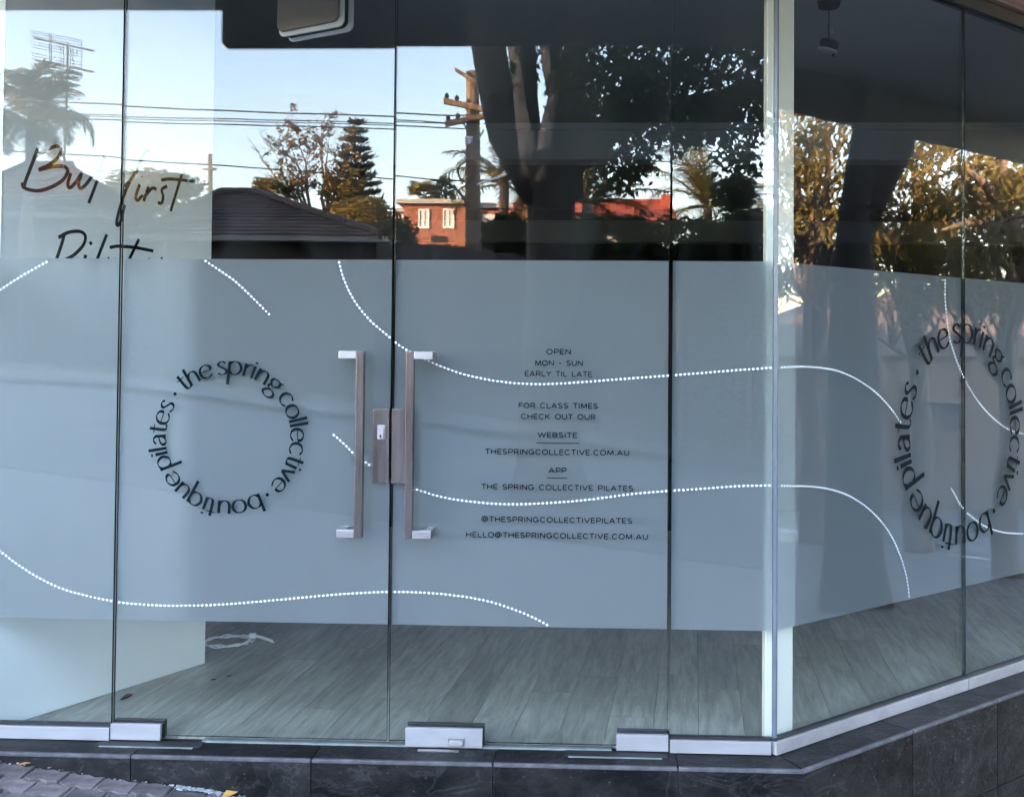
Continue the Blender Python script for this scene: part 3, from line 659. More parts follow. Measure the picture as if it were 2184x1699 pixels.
b = MB(); ring_text(b, 1.072, .955, 1.69, lambda u, w: SIDE(u, -GT-.0014, w)); b.build('circular_lettering', M_INK, p_s)
arc = lambda cx_, cy_, rx, ry, a0, a1, n=10: [(cx_+rx*math.cos(R(a0+(a1-a0)*k_/n)), cy_+ry*math.sin(R(a0+(a1-a0)*k_/n))) for k_ in range(n+1)]
CAPS = {  # wide engraved capitals: advance, strokes
 'A': (1.12, [[(.04,0),(.52,1)], [(.52,1),(1.0,0)], [(.2,.3),(.84,.3)]]), 'B': (.98, [[(.1,0),(.1,1)], [(.1,1),(.55,1)]+arc(.58,.75,.26,.25,90,-90)+[(.1,.5)], [(.1,.5),(.6,.5)]+arc(.6,.25,.3,.25,90,-90)+[(.1,0)]]),
 'C': (1.1, [arc(.55,.5,.47,.5,42,318,18)]), 'D': (1.1, [[(.1,0),(.1,1)], [(.1,1),(.5,1)]+arc(.5,.5,.5,.5,90,-90)+[(.1,0)]]), 'E': (.86, [[(.1,0),(.1,1)], [(.1,1),(.8,1)], [(.1,.5),(.72,.5)], [(.1,0),(.82,0)]]),
 'F': (.82, [[(.1,0),(.1,1)], [(.1,1),(.8,1)], [(.1,.5),(.7,.5)]]), 'G': (1.16, [arc(.56,.5,.47,.5,42,330,18), [(.62,.44),(1.04,.44)], [(1.0,.44),(1.0,.05)]]), 'H': (1.06, [[(.1,0),(.1,1)], [(.94,0),(.94,1)], [(.1,.5),(.94,.5)]]),
 'I': (.3, [[(.13,0),(.13,1)]]), 'K': (1.0, [[(.1,0),(.1,1)], [(.12,.38),(.85,1)], [(.36,.58),(.92,0)]]), 'L': (.82, [[(.1,0),(.1,1)], [(.1,0),(.8,0)]]),
 'M': (1.26, [[(.1,0),(.16,1)], [(.16,1),(.62,.08)], [(.62,.08),(1.08,1)], [(1.08,1),(1.14,0)]]), 'N': (1.08, [[(.1,0),(.1,1)], [(.1,1),(.94,0)], [(.94,0),(.94,1)]]),
 'O': (1.2, [arc(.58,.5,.5,.5,0,360,24)]), 'P': (.92, [[(.1,0),(.1,1)], [(.1,1),(.55,1)]+arc(.56,.71,.29,.29,90,-90)+[(.1,.42)]]), 'R': (.98, [[(.1,0),(.1,1)], [(.1,1),(.55,1)]+arc(.57,.73,.28,.27,90,-90)+[(.1,.46)], [(.5,.46),(.9,0)]]),
 'S': (.94, [arc(.46,.745,.34,.255,35,200,10)+[(.3,.53),(.6,.47)]+arc(.46,.255,.37,.255,45,-150,12)]), 'T': (.92, [[(.46,0),(.46,1)], [(.02,1),(.9,1)]]), 'U': (1.06, [[(.1,1),(.1,.42)]+arc(.52,.42,.42,.42,180,360,12)+[(.94,1)]]),
 'V': (1.06, [[(.03,1),(.52,0)], [(.52,0),(1.01,1)]]), 'W': (1.5, [[(.03,1),(.4,0)], [(.4,0),(.74,.95)], [(.74,.95),(1.08,0)], [(1.08,0),(1.45,1)]]), 'Y': (1.0, [[(.03,1),(.5,.48)], [(.97,1),(.5,.48)], [(.5,.5),(.5,0)]]),
 '.': (.34, [[(.08,.075),(.24,.075)]]), '-': (.62, [[(.1,.45),(.5,.45)]]), ' ': (.62, []),
 '@': (1.3, [arc(.62,.5,.56,.56,-40,300,22), arc(.6,.5,.25,.27,0,360,14), [(.86,.76),(.86,.3),(1.0,.26)]])}
b = MB()
LINES = [('OPEN',1166,1218,750),('MON - SUN',1142,1243,774),('EARLY TIL LATE',1120,1263,797),('FOR CLASS TIMES',1107,1275,864.5),('CHECK OUT OUR',1112,1270,888),
 ('WEBSITE',1148,1231,927),('THESPRINGCOLLECTIVE.COM.AU',1036,1342,963.5),('APP',1171,1208,1002),('THE SPRING COLLECTIVE PILATES',1028,1350,1038.5),
 ('@THESPRINGCOLLECTIVEPILATES',1028,1348,1107.5),('HELLO@THESPRINGCOLLECTIVE.COM.AU',995,1382,1141)]
CAPH = .0152
for body, xl, xr, yc in LINES:
    pl, pr = on_front(xl, yc), on_front(xr, yc); tot = sum(CAPS[ch][0]+.14 for ch in body)-.24; kx = (pr[0]-pl[0])/(tot*CAPH); zc = (pl[2]+pr[2])/2; cur = -.05
    for ch in body:
        adv, strokes = CAPS[ch]
        for st in strokes: ribbon(b, [np.array([(cur+p[0])*kx, p[1]]) for p in st], .19, lambda p: (pl[0]+p[0]*CAPH, -GT-.0014, zc+(p[1]-.5)*CAPH))
        cur += adv+.14
for xl, xr, yc in ((1144, 1235, 943.5), (1167, 1210, 1018)):
    pl, pr = on_front(xl, yc), on_front(xr, yc); b.box(pl[0], pr[0], -GT-.0016, -GT-.0014, pl[2]-.0012, pl[2]+.0012)
b.build('opening_hours_lettering', M_INK, d_r)

# door hardware
def bar(b, p, q_, w): b.hexa
def handle(door, sgn, xb, xm):                       # xb bar centre, xm mount centre
    h_ = MB(); w = .0125; yo = -.062; z0, z1 = .662, 1.250
    def mb_box(x0, x1, y0, y1, za, zb): h_.box(min(x0, x1), max(x0, x1), y0, y1, za, zb)
    b1 = MB(); b1.box(xb-w, xb+w, yo-w, yo+w, z0+.0005, z1-.0005); g = b1.build('pull_handle', M_BRONZE, door, bevel=.0015)
    for zc in (z0+w, z1-w):
        b2 = MB(); a, c = (xb+sgn*(w+.0004), xm+sgn*w); b2.box(min(a, c), max(a, c), yo-w, yo+w, zc-w, zc+w); b2.build('arm', M_STEEL, g, bevel=.0015)
        b3 = MB(); b3.box(xm-w*.9, xm+w*.9, yo+w+.0003, -GT, zc-w*.9, zc+w*.9); b3.build('standoff', M_STEEL, g, bevel=.001)
        b4 = MB(); b4.box(xm-w, xm+w, GT, .05, zc-w, zc+w); b4.build('standoff', M_STEEL, g, bevel=.001)
    return g
handle(d_l, -1, -.772, -.828); handle(d_r, 1, -.613, -.553)
for door, x0, x1 in ((d_l, -.740, -.6872), (d_r, -.6788, -.627)):
    b = MB(); b.box(x0, x1, -.019, -GT-.0002, .828, 1.065); lk = b.build('lock_plate', M_BRONZE, door, bevel=.0012)
    b = MB(); b.box(x0, x1, GT+.0025, .022, .828, 1.065); b.build('lock_plate', M_BRONZE, door, bevel=.0012)
    if door is d_l:
        def stadium(cx_, cz, hw, hh, n=8):
            return [(cx_+hw*math.cos(R(a)), cz+hh-hw+hw*math.sin(R(a))) for a in np.linspace(0, 180, n)]+[(cx_+hw*math.cos(R(a)), cz-hh+hw+hw*math.sin(R(a))) for a in np.linspace(180, 360, n)]
        def plate(prof, y0, y1):
            bb = MB(); n = len(prof); bb.v = [(x, y0, z) for x, z in prof]+[(x, y1, z) for x, z in prof]
            bb.face(range(n)); bb.face([2*n-1-i for i in range(n)])
            for i in range(n): j = (i+1) % n; bb.face((i, n+i, n+j, j))
            return bb
        b = MB(); b.box(-.7255, -.6985, -.0245, -.0192, .966, 1.014); esc = b.build('escutcheon', M_STEEL, lk, bevel=.003)
        plate(stadium(-.712, .987, .0095, .0175), -.034, -.0247).build('key_cylinder', M_RAIL, lk, bevel=.001)
        plate(stadium(-.712, .979, .003, .006), -.0346, -.0341).build('keyhole', M_GASKET, lk)
def patch(door, nm, x0, x1, z0=.0, z1=.050):
    b = MB(); b.box(x0, x1, -.021, -GT-.0002, z0, z1); g = b.build(nm, M_RAIL, door, bevel=.001)
    b = MB(); b.box(x0+.002, x1+.004, GT+.0002, .024, z0, z1+.006); b.build(nm, M_DARKMET, door, bevel=.001); return g
patch(d_l, 'hinge_patch', J1+.001, -1.413); patch(d_r, 'hinge_patch', .045, J3-.001)
lp = patch(d_r, 'patch_lock', -.624, -.379, -.001, .057)
b = MB(); b.box(-.487, -.436, -.0235, -.0212, .004, .030); b.build('lock_escutcheon', M_STEEL, lp, bevel=.001)
pr_ = [(x, z) for z, x in [(0, 0)]]
b = MB(); prof = [(-.463+.016+.008*math.cos(R(a)), .015+.008*math.sin(R(a))) for a in np.linspace(-90, 90, 7)]+[(-.463-.012+.008*math.cos(R(a)), .015+.008*math.sin(R(a))) for a in np.linspace(90, 270, 7)]
plate(prof, -.0315, -.0237).build('key_cylinder', M_RAIL, lp, bevel=.001)
b = MB(); b.box(-.58, -.45, -.05, -.035, -.006, -.003); o = b.build('strike_strip', M_STEEL, step)

# ------------------------------------------------------------------ small things inside
pend = empty('pendant_fitting', (2.05, 1.7, CEIL), 'small black pendant light fitting hanging from the dark ceiling', 'light')
pc = on_front(1768, 6, 1.7); pc2 = on_front(1766, 104, 1.7)
pend.location = (pc[0], pc[1], CEIL)
b = MB(); b.tube([(pc[0], pc[1], CEIL-.03), (pc[0], pc[1], CEIL-.001)], [.048, .055], 18); b.build('ceiling_rose', M_GASKET, pend)
b = MB(); b.tube([(pc[0], pc[1], CEIL-.03), (pc[0], pc[1], CEIL-.10)], .0022, 6); b.tube([(pc[0], pc[1], CEIL-.105), (pc2[0]+.004, pc2[1], pc2[2]+.03)], .003, 6); b.build('cord', M_GASKET, pend)
ax = Vector((.28, -.1, 1)).normalized(); c0 = Vector(pc2)
b = MB(); b.tube([c0-ax*.004, c0+ax*.036], [.045, .045], 20); b.build('body', M_GASKET, pend)
b = MB(); b.tube([c0-ax*.013, c0-ax*.0045], [.046, .049], 20); b.build('lens', M_CEIL, pend)
b = MB(); b.tube([c0+Vector((.018, -.0, -.034)), c0+Vector((.030, 0, -.03))], .006, 8); b.build('pull_knob', M_GASKET, pend)
b = MB(); b.box(pc[0]+.004, pc[0]+.022, pc[1]-.004, pc[1], CEIL-.155, CEIL-.125); b.build('cord_tag', M_CEIL, pend)
# coil of white cable
pts = []
for i in range(66):
    t = i/65*2*math.pi*3.2; rx = .105+.012*math.sin(t*1.7+i*.05); ry = .085+.012*math.cos(t*1.3)
    pts.append((-1.60+rx*math.cos(t)+.01*math.sin(i*.3), 1.145+ry*math.sin(t), .006+.004*(i % 3)))
pts += [(-1.52, 1.20, .02), (-1.47, 1.185, .016), (-1.40, 1.15, .007)]
b = MB(); b.tube([tuple(p) for p in smooth_line(pts, 3)], .003, 6)
b.tube([tuple(p) for p in smooth_line([(-1.60, 1.22, .008), (-1.53, 1.205, .02), (-1.48, 1.20, .02), (-1.415, 1.18, .007)], 5)], .003, 6)
o = empty('cable_coil', (-1.6, 1.15, 0), 'loose coil of white cable on the floor behind the partition', 'cable')
b.build('cable', M_CABLE, o)
b = MB(); b.box(-1.523, -1.495, 1.19, 1.212, .009, .032); b.build('cable_tie', M_CABLE, o, bevel=.003)
# dead leaf and crumbs on the floor, leaf outside
def curl_leaf(name, c, ln, wd, mt, label, curl=.5, rz=0.0):
    b = MB(); n = 7; v0 = []
    for i in range(n+1):
        t = i/n; w = wd*math.sin(math.pi*min(.98, max(.04, t)))**.8
        for s_ in (-1, 0, 1):
            x = (t-.5)*ln; y = s_*w; z = .003+abs(s_)*w*curl+.35*ln*(t**2)*curl; x, y = x*math.cos(rz)-y*math.sin(rz), x*math.sin(rz)+y*math.cos(rz)
            b.v.append((c[0]+x, c[1]+y, c[2]+z)); 
    for i in range(n):
        for k_ in (0, 1): a = i*3+k_; b.face((a, a+1, a+4, a+3))
    o = b.build(name, mt, None, smooth=True, loc=c); md = o.modifiers.new('t', 'SOLIDIFY'); md.thickness = .0012; return tag(o, label, 'leaf')
lf = on_floor(270, 1492); curl_leaf('dead_leaf', (lf[0], lf[1], 0), .042, .012, M_DEADLEAF, 'curled brown dead leaf on the floor by the left door', .9, .6)
for x, y, lb in ((489, 1443, 'dark scrap on the inside floor beneath the cable coil'), (455, 1451, 'small dark crumb on the floor right of the partition end')):
    p = on_floor(x, y); curl_leaf('floor_scrap', (p[0], p[1], 0), .02, .006, M_DEADLEAF, lb, .25, .1)
for x, y, lb, rz in ((72, 1635, 'orange dry leaf on the pavers against the step', .2),):
    p = on_floor(x, y-20, -.03); curl_leaf('dry_leaf', (p[0], -.165, gz(p[0])+.004), .034, .008, M_ORANGELEAF, lb, .3, rz)
# yellow paint mark on the pavers
b = MB(); yp = [on_floor(x, y, gz(-1.1)) for x, y in ((505, 1668), (545, 1669), (530, 1680), (500, 1699), (470, 1712), (485, 1690))]
b.poly([(p[0], p[1], gz(p[0])+.0075) for p in yp]); tag(b.build('yellow_paint_mark', M_YELLOW), kind='structure')
# crumbled mortar where pavers meet the step
b = MB()
for i in range(130):
    x = rng.gauss(-1.24, .055) if i < 90 else rng.uniform(-2.1, -.9); y = -.141-abs(rng.gauss(0, .010)); s_ = rng.uniform(.001, .008 if i < 90 else .0035)
    c = (x, y, gz(x)+.002); a = rng.uniform(0, 3)
    b.hexa([(c[0]+s_*dx*rng.uniform(.6, 1.3), c[1]+s_*dy*rng.uniform(.6, 1.2), c[2]+dz*s_*.6-.004) for dz in (0, 1) for dx, dy in ((-1, -1), (1, -1), (1, 1), (-1, 1))])
M_MORTAR = simple('crumbled_mortar', (.20, .20, .21), (.36, .36, .37), 50, .95)
tag(b.build('mortar_crumbs', M_MORTAR), 'pale crumbled mortar where the pavers meet the step', 'rubble', kind='stuff')



# ------------------------------------------------------------------ vegetation builders
def leaf_cards(centers, length, width, droop=.5, fold=False, rnd=nrg, spread=1.0, dirs=None):
    """one pointed four-cornered leaf at every centre"""
    c = np.asarray(centers, float); n = len(c)
    th = rnd.uniform(0, 2*np.pi, n); dz = rnd.normal(-droop, .35, n)
    d = np.stack([np.cos(th)*spread, np.sin(th)*spread, dz], 1) if dirs is None else dirs+rnd.normal(0, .3, (n, 3))
    d /= np.linalg.norm(d, axis=1)[:, None]
    a = rnd.normal(0, 1, (n, 3)); s_ = np.cross(d, a); s_ /= np.linalg.norm(s_, axis=1)[:, None]+1e-9
    L_ = length*rnd.uniform(.6, 1.25, n)[:, None]; W_ = width*rnd.uniform(.7, 1.2, n)[:, None]
    v = np.stack([c, c+d*L_*.45+s_*W_*.5, c+d*L_, c+d*L_*.45-s_*W_*.5], 1)
    return v.reshape(-1, 3), n
def foliage(name, centers, length, width, mt, parent, droop=.5, **k):
    v, n = leaf_cards(centers, length, width, droop, **k); return raw_mesh(name, v, n, 4, mt, parent)
def blob(c, r_, n, rnd=nrg, shell=.0):
    p = rnd.normal(0, 1, (n, 3)); p /= np.linalg.norm(p, axis=1)[:, None]; rad = rnd.uniform(shell, 1, n)**(1/3.0)
    return np.asarray(c)+p*rad[:, None]*np.asarray(r_)
def wig(a, c, n, amp, rnd=rng):
    a, c = np.asarray(a, float), np.asarray(c, float); out = []
    for i in range(n+1):
        t = i/n; k_ = math.sin(math.pi*t); out.append(a+(c-a)*t+np.array([rnd.uniform(-amp, amp)*k_ for _ in range(3)]))
    return out

# ------------------------------------------------------------------ the big street tree in front of the shop (seen in the front glass)
TY0 = 8.0
S = lambda x, y, dy=0.0: street(x, y, TY0+dy)
tb = S(1172, 550); tb = (tb[0], -TY0, gz(tb[0]))
tree = empty('street_tree', (tb[0], tb[1], tb[2]), 'big forked street tree with dark hanging leaves reflected across the right door', 'tree')
b = MB(); px = .00491
b.tube([(tb[0]+.02, tb[1], tb[2]-.1), (tb[0]+.01, tb[1], tb[2]+.25), S(1176, 620), S(1175, 520), S(1176, 440), S(1172, 380), S(1160, 335)], [.44, .34, .27, .255, .25, .30, .35], 16)
b.tube([S(1156, 420), S(1118, 345), S(1082, 285), S(1062, 220), S(1048, 150), S(1035, 60), S(1020, -40), S(1000, -140)], [.22, .24, .22, .19, .185, .185, .17, .14], 12)
b.tube([S(1145, 400, .2), S(1136, 320, .25), S(1128, 220, .3), S(1124, 95, .3), S(1118, -60, .3)], [.16, .13, .11, .10, .08], 9)
b.tube([S(1190, 400, .1), S(1192, 320, .1), S(1196, 220, .1), S(1186, 95, .1), S(1180, -60, .1)], [.15, .12, .09, .075, .06], 9)
b.tube([S(1205, 420), S(1205, 330, .1), S(1222, 260, .2), S(1222, 180, .3), S(1230, 60, .3), S(1260, -80, .4)], [.2, .2, .16, .13, .12, .10], 10)
b.tube([S(1218, 350), S(1275, 300, -.1), S(1360, 262, -.2), S(1480, 225, -.2), S(1620, 190, -.1), S(1800, 120, 0)], [.17, .13, .10, .08, .065, .04], 9)
b.tube([S(1360, 262, -.2), S(1420, 190, -.5), S(1490, 120, -.6), S(1560, 20, -.6)], [.07, .06, .05, .035], 7)
b.build('trunk', M_TREEBARK, tree, smooth=True)
b = MB()
b.tube([S(1128, 380, -.12), S(1124, 310, -.2), S(1113, 250, -.24), S(1104, 180, -.24), S(1092, 95, -.2), S(1086, 0, -.2), S(1080, -100, -.2)], [.13, .10, .075, .06, .055, .05, .04], 10)
b.tube([S(1160, 390, -.18), S(1163, 320, -.24), S(1172, 260, -.26), S(1183, 215, -.26), S(1171, 160, -.26), S(1160, 95, -.26), S(1156, -20, -.3)], [.12, .09, .07, .062, .055, .05, .04], 10)
b.build('lit_limb', M_LITBARK, tree, smooth=True)
# hanging leaf sprays: (x, y, half-width, half-height, sprays)
cen = []; zone = [(1500, 130, 190, 110, 270), (1300, 150, 110, 80, 150), (1400, 230, 150, 60, 150), (1300, 300, 40, 40, 26), (1310, 360, 32, 34, 14), (1560, 230, 90, 55, 48),
  (1575, 330, 34, 42, 22), (1360, 322, 40, 30, 18), (1620, 130, 40, 120, 36), (1450, 20, 280, 60, 190), (1250, 130, 40, 60, 26),
  (1085, 130, 14, 50, 6), (1140, 120, 10, 60, 5), (1750, 150, 130, 160, 150), (1700, -20, 260, 90, 120), (1100, -60, 140, 40, 70)]
for cx_, cy_, hx, hy, n in zone:
    for _ in range(n):
        while True:
            u, w = rng.uniform(-1, 1), rng.uniform(-1, 1)
            if u*u+w*w < 1: break
        p = S(cx_+u*hx, cy_+w*hy, rng.uniform(-1.3, 1.2)); k_ = rng.randint(6, 11)
        for j in range(k_): cen.append(p+np.array([rng.gauss(0, .075), rng.gauss(0, .08), -j*.022+rng.gauss(0, .03)]))
foliage('leaves', cen, .125, .052, M_FIGLEAF, tree, droop=.85)
b = MB()
for i in range(60):
    z_ = rng.choice(zone[:8]); e = S(z_[0]+rng.uniform(-.8, .8)*z_[2], z_[1]+rng.uniform(-.8, .6)*z_[3], rng.uniform(-1, 1)); a = S(min(z_[0], 1620)-60, 240, 0)
    b.tube(wig(a, e, 4, .12), [.022, .018, .014, .009, .005], 5, cap=False)
b.build('twigs', M_BARK, tree)
# ------------------------------------------------------------------ timber power pole across the street
PY = 22.5; W = lambda x, y, dy=0.0: street(x, y, PY+dy)
pb = W(1010, 500); pole = empty('power_pole', (pb[0], pb[1], gz(pb[0])-.1), 'tall weathered timber power pole reflected left of the street tree', 'utility pole')
b = MB(); b.tube([(pb[0], pb[1], gz(pb[0])-.2), W(1010, 540), W(1008, 300), W(1005, 157)], [.20, .185, .165, .14], 14); b.build('shaft', M_POLE, pole, smooth=True)
def armbar(name, p, q_, w, mt):
    b = MB(); p, q_ = Vector(p), Vector(q_); d = (q_-p).normalized(); u = d.cross(Vector((0, 0, 1))).normalized()*w; z = Vector((0, 0, w))
    b.hexa([p-u-z, q_-u-z, q_+u-z, p+u-z, p-u+z, q_-u+z, q_+u+z, p+u+z]); return b.build(name, mt, pole)
armbar('top_brace', W(970, 152, -.25), W(1014, 180, -.25), .045, M_POLE)
for (a, c) in (((947, 219), (1042, 240)), ((950, 268), (1042, 250))):
    ar = armbar('crossarm', W(*a, -.26), W(*c, -.26), .065, M_POLE)
    for t in (.06, .28, .72, .95):
        x = a[0]+(c[0]-a[0])*t; y = a[1]+(c[1]-a[1])*t; p = W(x, y-3, -.26); b = MB()
        b.tube([p, p+np.array([0, 0, .07]), p+np.array([0, 0, .10]), p+np.array([0, 0, .16])], [.02, .05, .06, .025], 8); b.build('insulator', M_DARKMET, ar)
for a, c in (((985, 222), (1000, 250)), ((1030, 282), (1006, 322)), ((985, 262), (1001, 290))):
    b = MB(); b.tube([W(*a, -.24), W(*c, -.2)], .02, 6); b.build('stay', M_STEEL, pole)
b = MB(); q_ = [W(995+17*math.cos(t)*(1+.02*k_), 371+21*math.sin(t)*(1+.02*k_), -.28-.01*k_) for k_ in range(4) for t in np.linspace(0, 2*math.pi, 17)]
b.tube(q_, .018, 6); b.build('cable_ring', M_WIRE, pole)
b = MB(); b.tube([W(1019, 398, -.3), W(1050, 388, -.9), W(1088, 372, -1.6)], [.03, .028, .03], 6); b.tube([W(1060, 385, -1.1), W(1092, 370, -1.7)], [.05, .07], 8); b.build('lamp_arm', M_FRAME, pole)
b = MB(); b.box(*[v for ab in ((W(1002,330)[0]-.09, W(1002,330)[0]+.09), (-PY+.16, -PY+.28), (W(1002,316)[2], W(1002,300)[2])) for v in ab]); b.build('junction_box', M_CURTAIN, pole)
def wire(label, pts, r_=.016, sag=.0, extra=None):
    P = [np.asarray(p, float) for p in pts]
    P = smooth_line(P, 6)
    b = MB(); b.tube([tuple(p) for p in P], r_, 5, cap=False)
    c = P[len(P)//2]; return tag(b.build('overhead_wire', M_WIRE, None, loc=tuple(c)), label, 'wire')
def run(pxs, dy0, dy1): 
    n = len(pxs); return [street(x, y, PY+dy0+(dy1-dy0)*i/(n-1)) for i, (x, y) in enumerate(pxs)]
GW = 'overhead wires along the street'
for i_, (pts, lb, r_) in enumerate((
    ([(-300, 196), (0, 211), (163, 218), (596, 237), (840, 245), (960, 250), (1045, 247)], 'topmost dark overhead wire meeting the upper crossarm of the pole', .019),
    ([(-300, 220), (0, 233), (183, 243), (447, 249), (839, 260), (952, 266)], 'overhead wire ending at the left tip of the lower crossarm', .014),
    ([(-300, 222), (0, 238), (183, 247), (447, 254), (839, 264), (985, 268)], 'thin overhead wire just below the crossarm-tip wire', .012),
    ([(-300, 230), (0, 244), (143, 252), (447, 261), (839, 272), (994, 279)], 'lowest of the upper bundle of overhead wires left of the pole', .016),
    ([(-300, 300), (0, 320), (180, 331), (596, 359), (839, 379), (920, 387), (1000, 391)], 'single low overhead wire sagging above the brown tiled roof', .015),
    ([(920, 387), (960, 398), (985, 420), (1000, 450)], 'black cable curving down beside the pole above the brick flats', .03),
    ([(1045, 247), (1300, 300), (1500, 320), (1800, 345)], 'upper overhead wire passing under the leaves right of the trunk', .014),
    ([(1030, 268), (1300, 335), (1500, 352), (1800, 372)], 'lower overhead wire crossing the gap right of the trunk', .014))):
    tag(wire(lb, run(pts, -.26, -.26), r_), group=GW)
# far little pole
q0 = street(447, 326, 60); sp = empty('far_power_pole', (q0[0], q0[1], 2), 'small distant power pole rising behind the brown tiled roof', 'utility pole')
b = MB(); b.tube([street(449, 420, 60), q0], [.17, .14], 8); b.build('shaft', M_POLE, sp)
b = MB(); p = street(447, 358, 59.8); b.box(p[0]-.42, p[0]+.42, p[1]-.06, p[1]+.06, p[2]-.06, p[2]+.06); b.build('crossarm', M_POLE, sp)

# ------------------------------------------------------------------ houses across the street
def tiled_slope(name, quad, rows, parent, mt, lap=.035):  # quad: bottom-left, bottom-right, top-right, top-left; stepped courses
    bl, br, tr, tl = [np.asarray(p, float) for p in quad]; nrm = np.cross(br-bl, tl-bl); nrm /= np.linalg.norm(nrm); 
    if nrm[2] < 0: nrm = -nrm
    b = MB()
    for i in range(rows):
        t0, t1 = i/rows, (i+1)/rows; a0, c0_ = bl+(tl-bl)*t0, br+(tr-br)*t0; a1, c1_ = bl+(tl-bl)*t1, br+(tr-br)*t1
        b.poly([a0+nrm*lap, c0_+nrm*lap, c1_+nrm*.004, a1+nrm*.004]); b.poly([a0, c0_, c0_+nrm*lap, a0+nrm*lap])
    return b.build(name, mt, parent)
M_GUT = simple('dull_gutter', (.16, .16, .155), (.2, .2, .195), 5, .6)
def hip_house(label, xl, xr, yfront, depth, zg, ze, zr, mt_wall, mt_roof, rows, inset=None, ridge_rows=None, gut=M_BULK, overhang=.5):
    y0, y1 = -yfront, -yfront-depth; o = empty('house', ((xl+xr)/2, (y0+y1)/2, zg), label, 'house')
    ins = depth/2 if inset is None else inset; rl, rr = (xl+min(ins, .8), xr-ins); ym = (y0+y1)/2; h_ = overhang
    b = MB(); b.box(xl+h_, xr-h_, y1+h_, y0-h_, zg-2, ze); b.build('wall', mt_wall, o)
    rf = tiled_slope('roof', [(xl, y0, ze), (xr, y0, ze), (rr, ym, zr), (rl, ym, zr)], rows, o, mt_roof)
    tiled_slope('roof', [(xr, y0, ze), (xr, y1, ze), (rr, ym, zr), (rr, ym, zr)], rows, o, mt_roof)
    tiled_slope('roof', [(xl, y1, ze), (xl, y0, ze), (rl, ym, zr), (rl, ym, zr)], rows, o, mt_roof)
    tiled_slope('roof', [(xr, y1, ze), (xl, y1, ze), (rl, ym, zr), (rr, ym, zr)], rows, o, mt_roof)
    for nm, a, c in (('ridge', (rl, ym, zr), (rr, ym, zr)), ('hip', (rr, ym, zr), (xr, y0, ze)), ('hip', (rl, ym, zr), (xl, y0, ze))):
        k_ = max(2, int(np.linalg.norm(np.array(a)-np.array(c))/.38)); b = MB()
        for i in range(k_):
            p, q2 = np.array(a)+(np.array(c)-np.array(a))*i/k_, np.array(a)+(np.array(c)-np.array(a))*(i+.96)/k_
            b.tube([p+[0, 0, .03], q2+[0, 0, .045]], [.12, .10], 6)
        b.build('ridge_capping', mt_roof, o)
    b = MB(); b.box(xl-.05, xr+.05, y0, y0+.10, ze-.14, ze-.02); b.build('gutter', gut, o)
    b = MB(); b.box(xr, xr+.10, y1, y0+.10, ze-.14, ze-.02); b.build('gutter', gut, o)
    return o
# brown-roofed house: eave in front, hip running down to the right
e0 = street(700, 497, 20.0); e1 = street(545, 410, 23.2); e2 = street(-150, 0, 20.0)
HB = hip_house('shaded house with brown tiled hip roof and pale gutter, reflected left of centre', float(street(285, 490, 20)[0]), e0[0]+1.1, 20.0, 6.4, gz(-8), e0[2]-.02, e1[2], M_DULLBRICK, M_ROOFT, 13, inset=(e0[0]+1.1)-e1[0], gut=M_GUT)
def window(parent, x0, x1, z0, z1, y, mt=M_CURTAIN, mull=1):
    b = MB(); t = .055
    b.box(x0, x1, y, y+.06, z1-t, z1); b.box(x0, x1, y, y+.09, z0-.03, z0+t); b.box(x0, x0+t, y, y+.06, z0+t, z1-t); b.box(x1-t, x1, y, y+.06, z0+t, z1-t)
    for i in range(mull):
        c = x0+(x1-x0)*(i+1)/(mull+1); b.box(c-t*.45, c+t*.45, y+.001, y+.05, z0+t, z1-t)
    w = b.build('window', M_FRAME, parent)
    b = MB(); b.box(x0+t, x1-t, y-.10, y+.012, z0+t, z1-t); b.build('pane', mt, w); return w
# brick flats
BY = 52.0; Q = lambda x, y, dy=0: street(x, y, BY+dy)
bl, br_ = Q(862, 440), Q(1002, 440); zt = bl[2]; zg_ = Q(900, 600)[2]
fl = empty('brick_flats', ((bl[0]+br_[0])/2, -BY-5, zg_), 'sunlit orange brick flats with flat grey roof, reflected beside the pole', 'building')
b = MB(); b.box(bl[0], br_[0], -BY-9, -BY, zg_-4, zt); b.build('wall', M_BRICK, fl, loc=((bl[0]+br_[0])/2, -BY, zg_))
b = MB(); p = Q(795, 440, 3.5); b.box(p[0], bl[0]-.004, -BY-9, -BY-3.5, zg_-4, zt); b.build('wall', M_BRICK, fl, loc=(p[0], -BY-3.5, zg_))
b = MB(); b.box(bl[0]-.35, br_[0]+.35, -BY-9.4, -BY+.35, zt+.003, zt+.22); b.box(p[0]-.4, bl[0]-.36, -BY-9.4, -BY-3.2, zt+.003, zt+.2); b.build('roof', M_CEIL, fl)
for x0, x1 in ((892, 915.5), (945, 970.5)):
    a, c = Q(x0, 491), Q(x1, 451); window(fl, a[0], c[0], a[2], c[2], -BY)
for x0, x1 in ((819, 832), (850, 861)):
    a, c = Q(x0, 474, 3.5), Q(x1, 451, 3.5); window(fl, a[0], c[0], a[2], c[2], -BY-3.5)
for x0, x1 in ((867, 883), (920, 950)):
    a, c = Q(x0, 521), Q(x1, 509); b = MB(); b.box(a[0], c[0], -BY, -BY+.1, a[2], c[2]); b.build('vent_grille', M_PANE, fl)
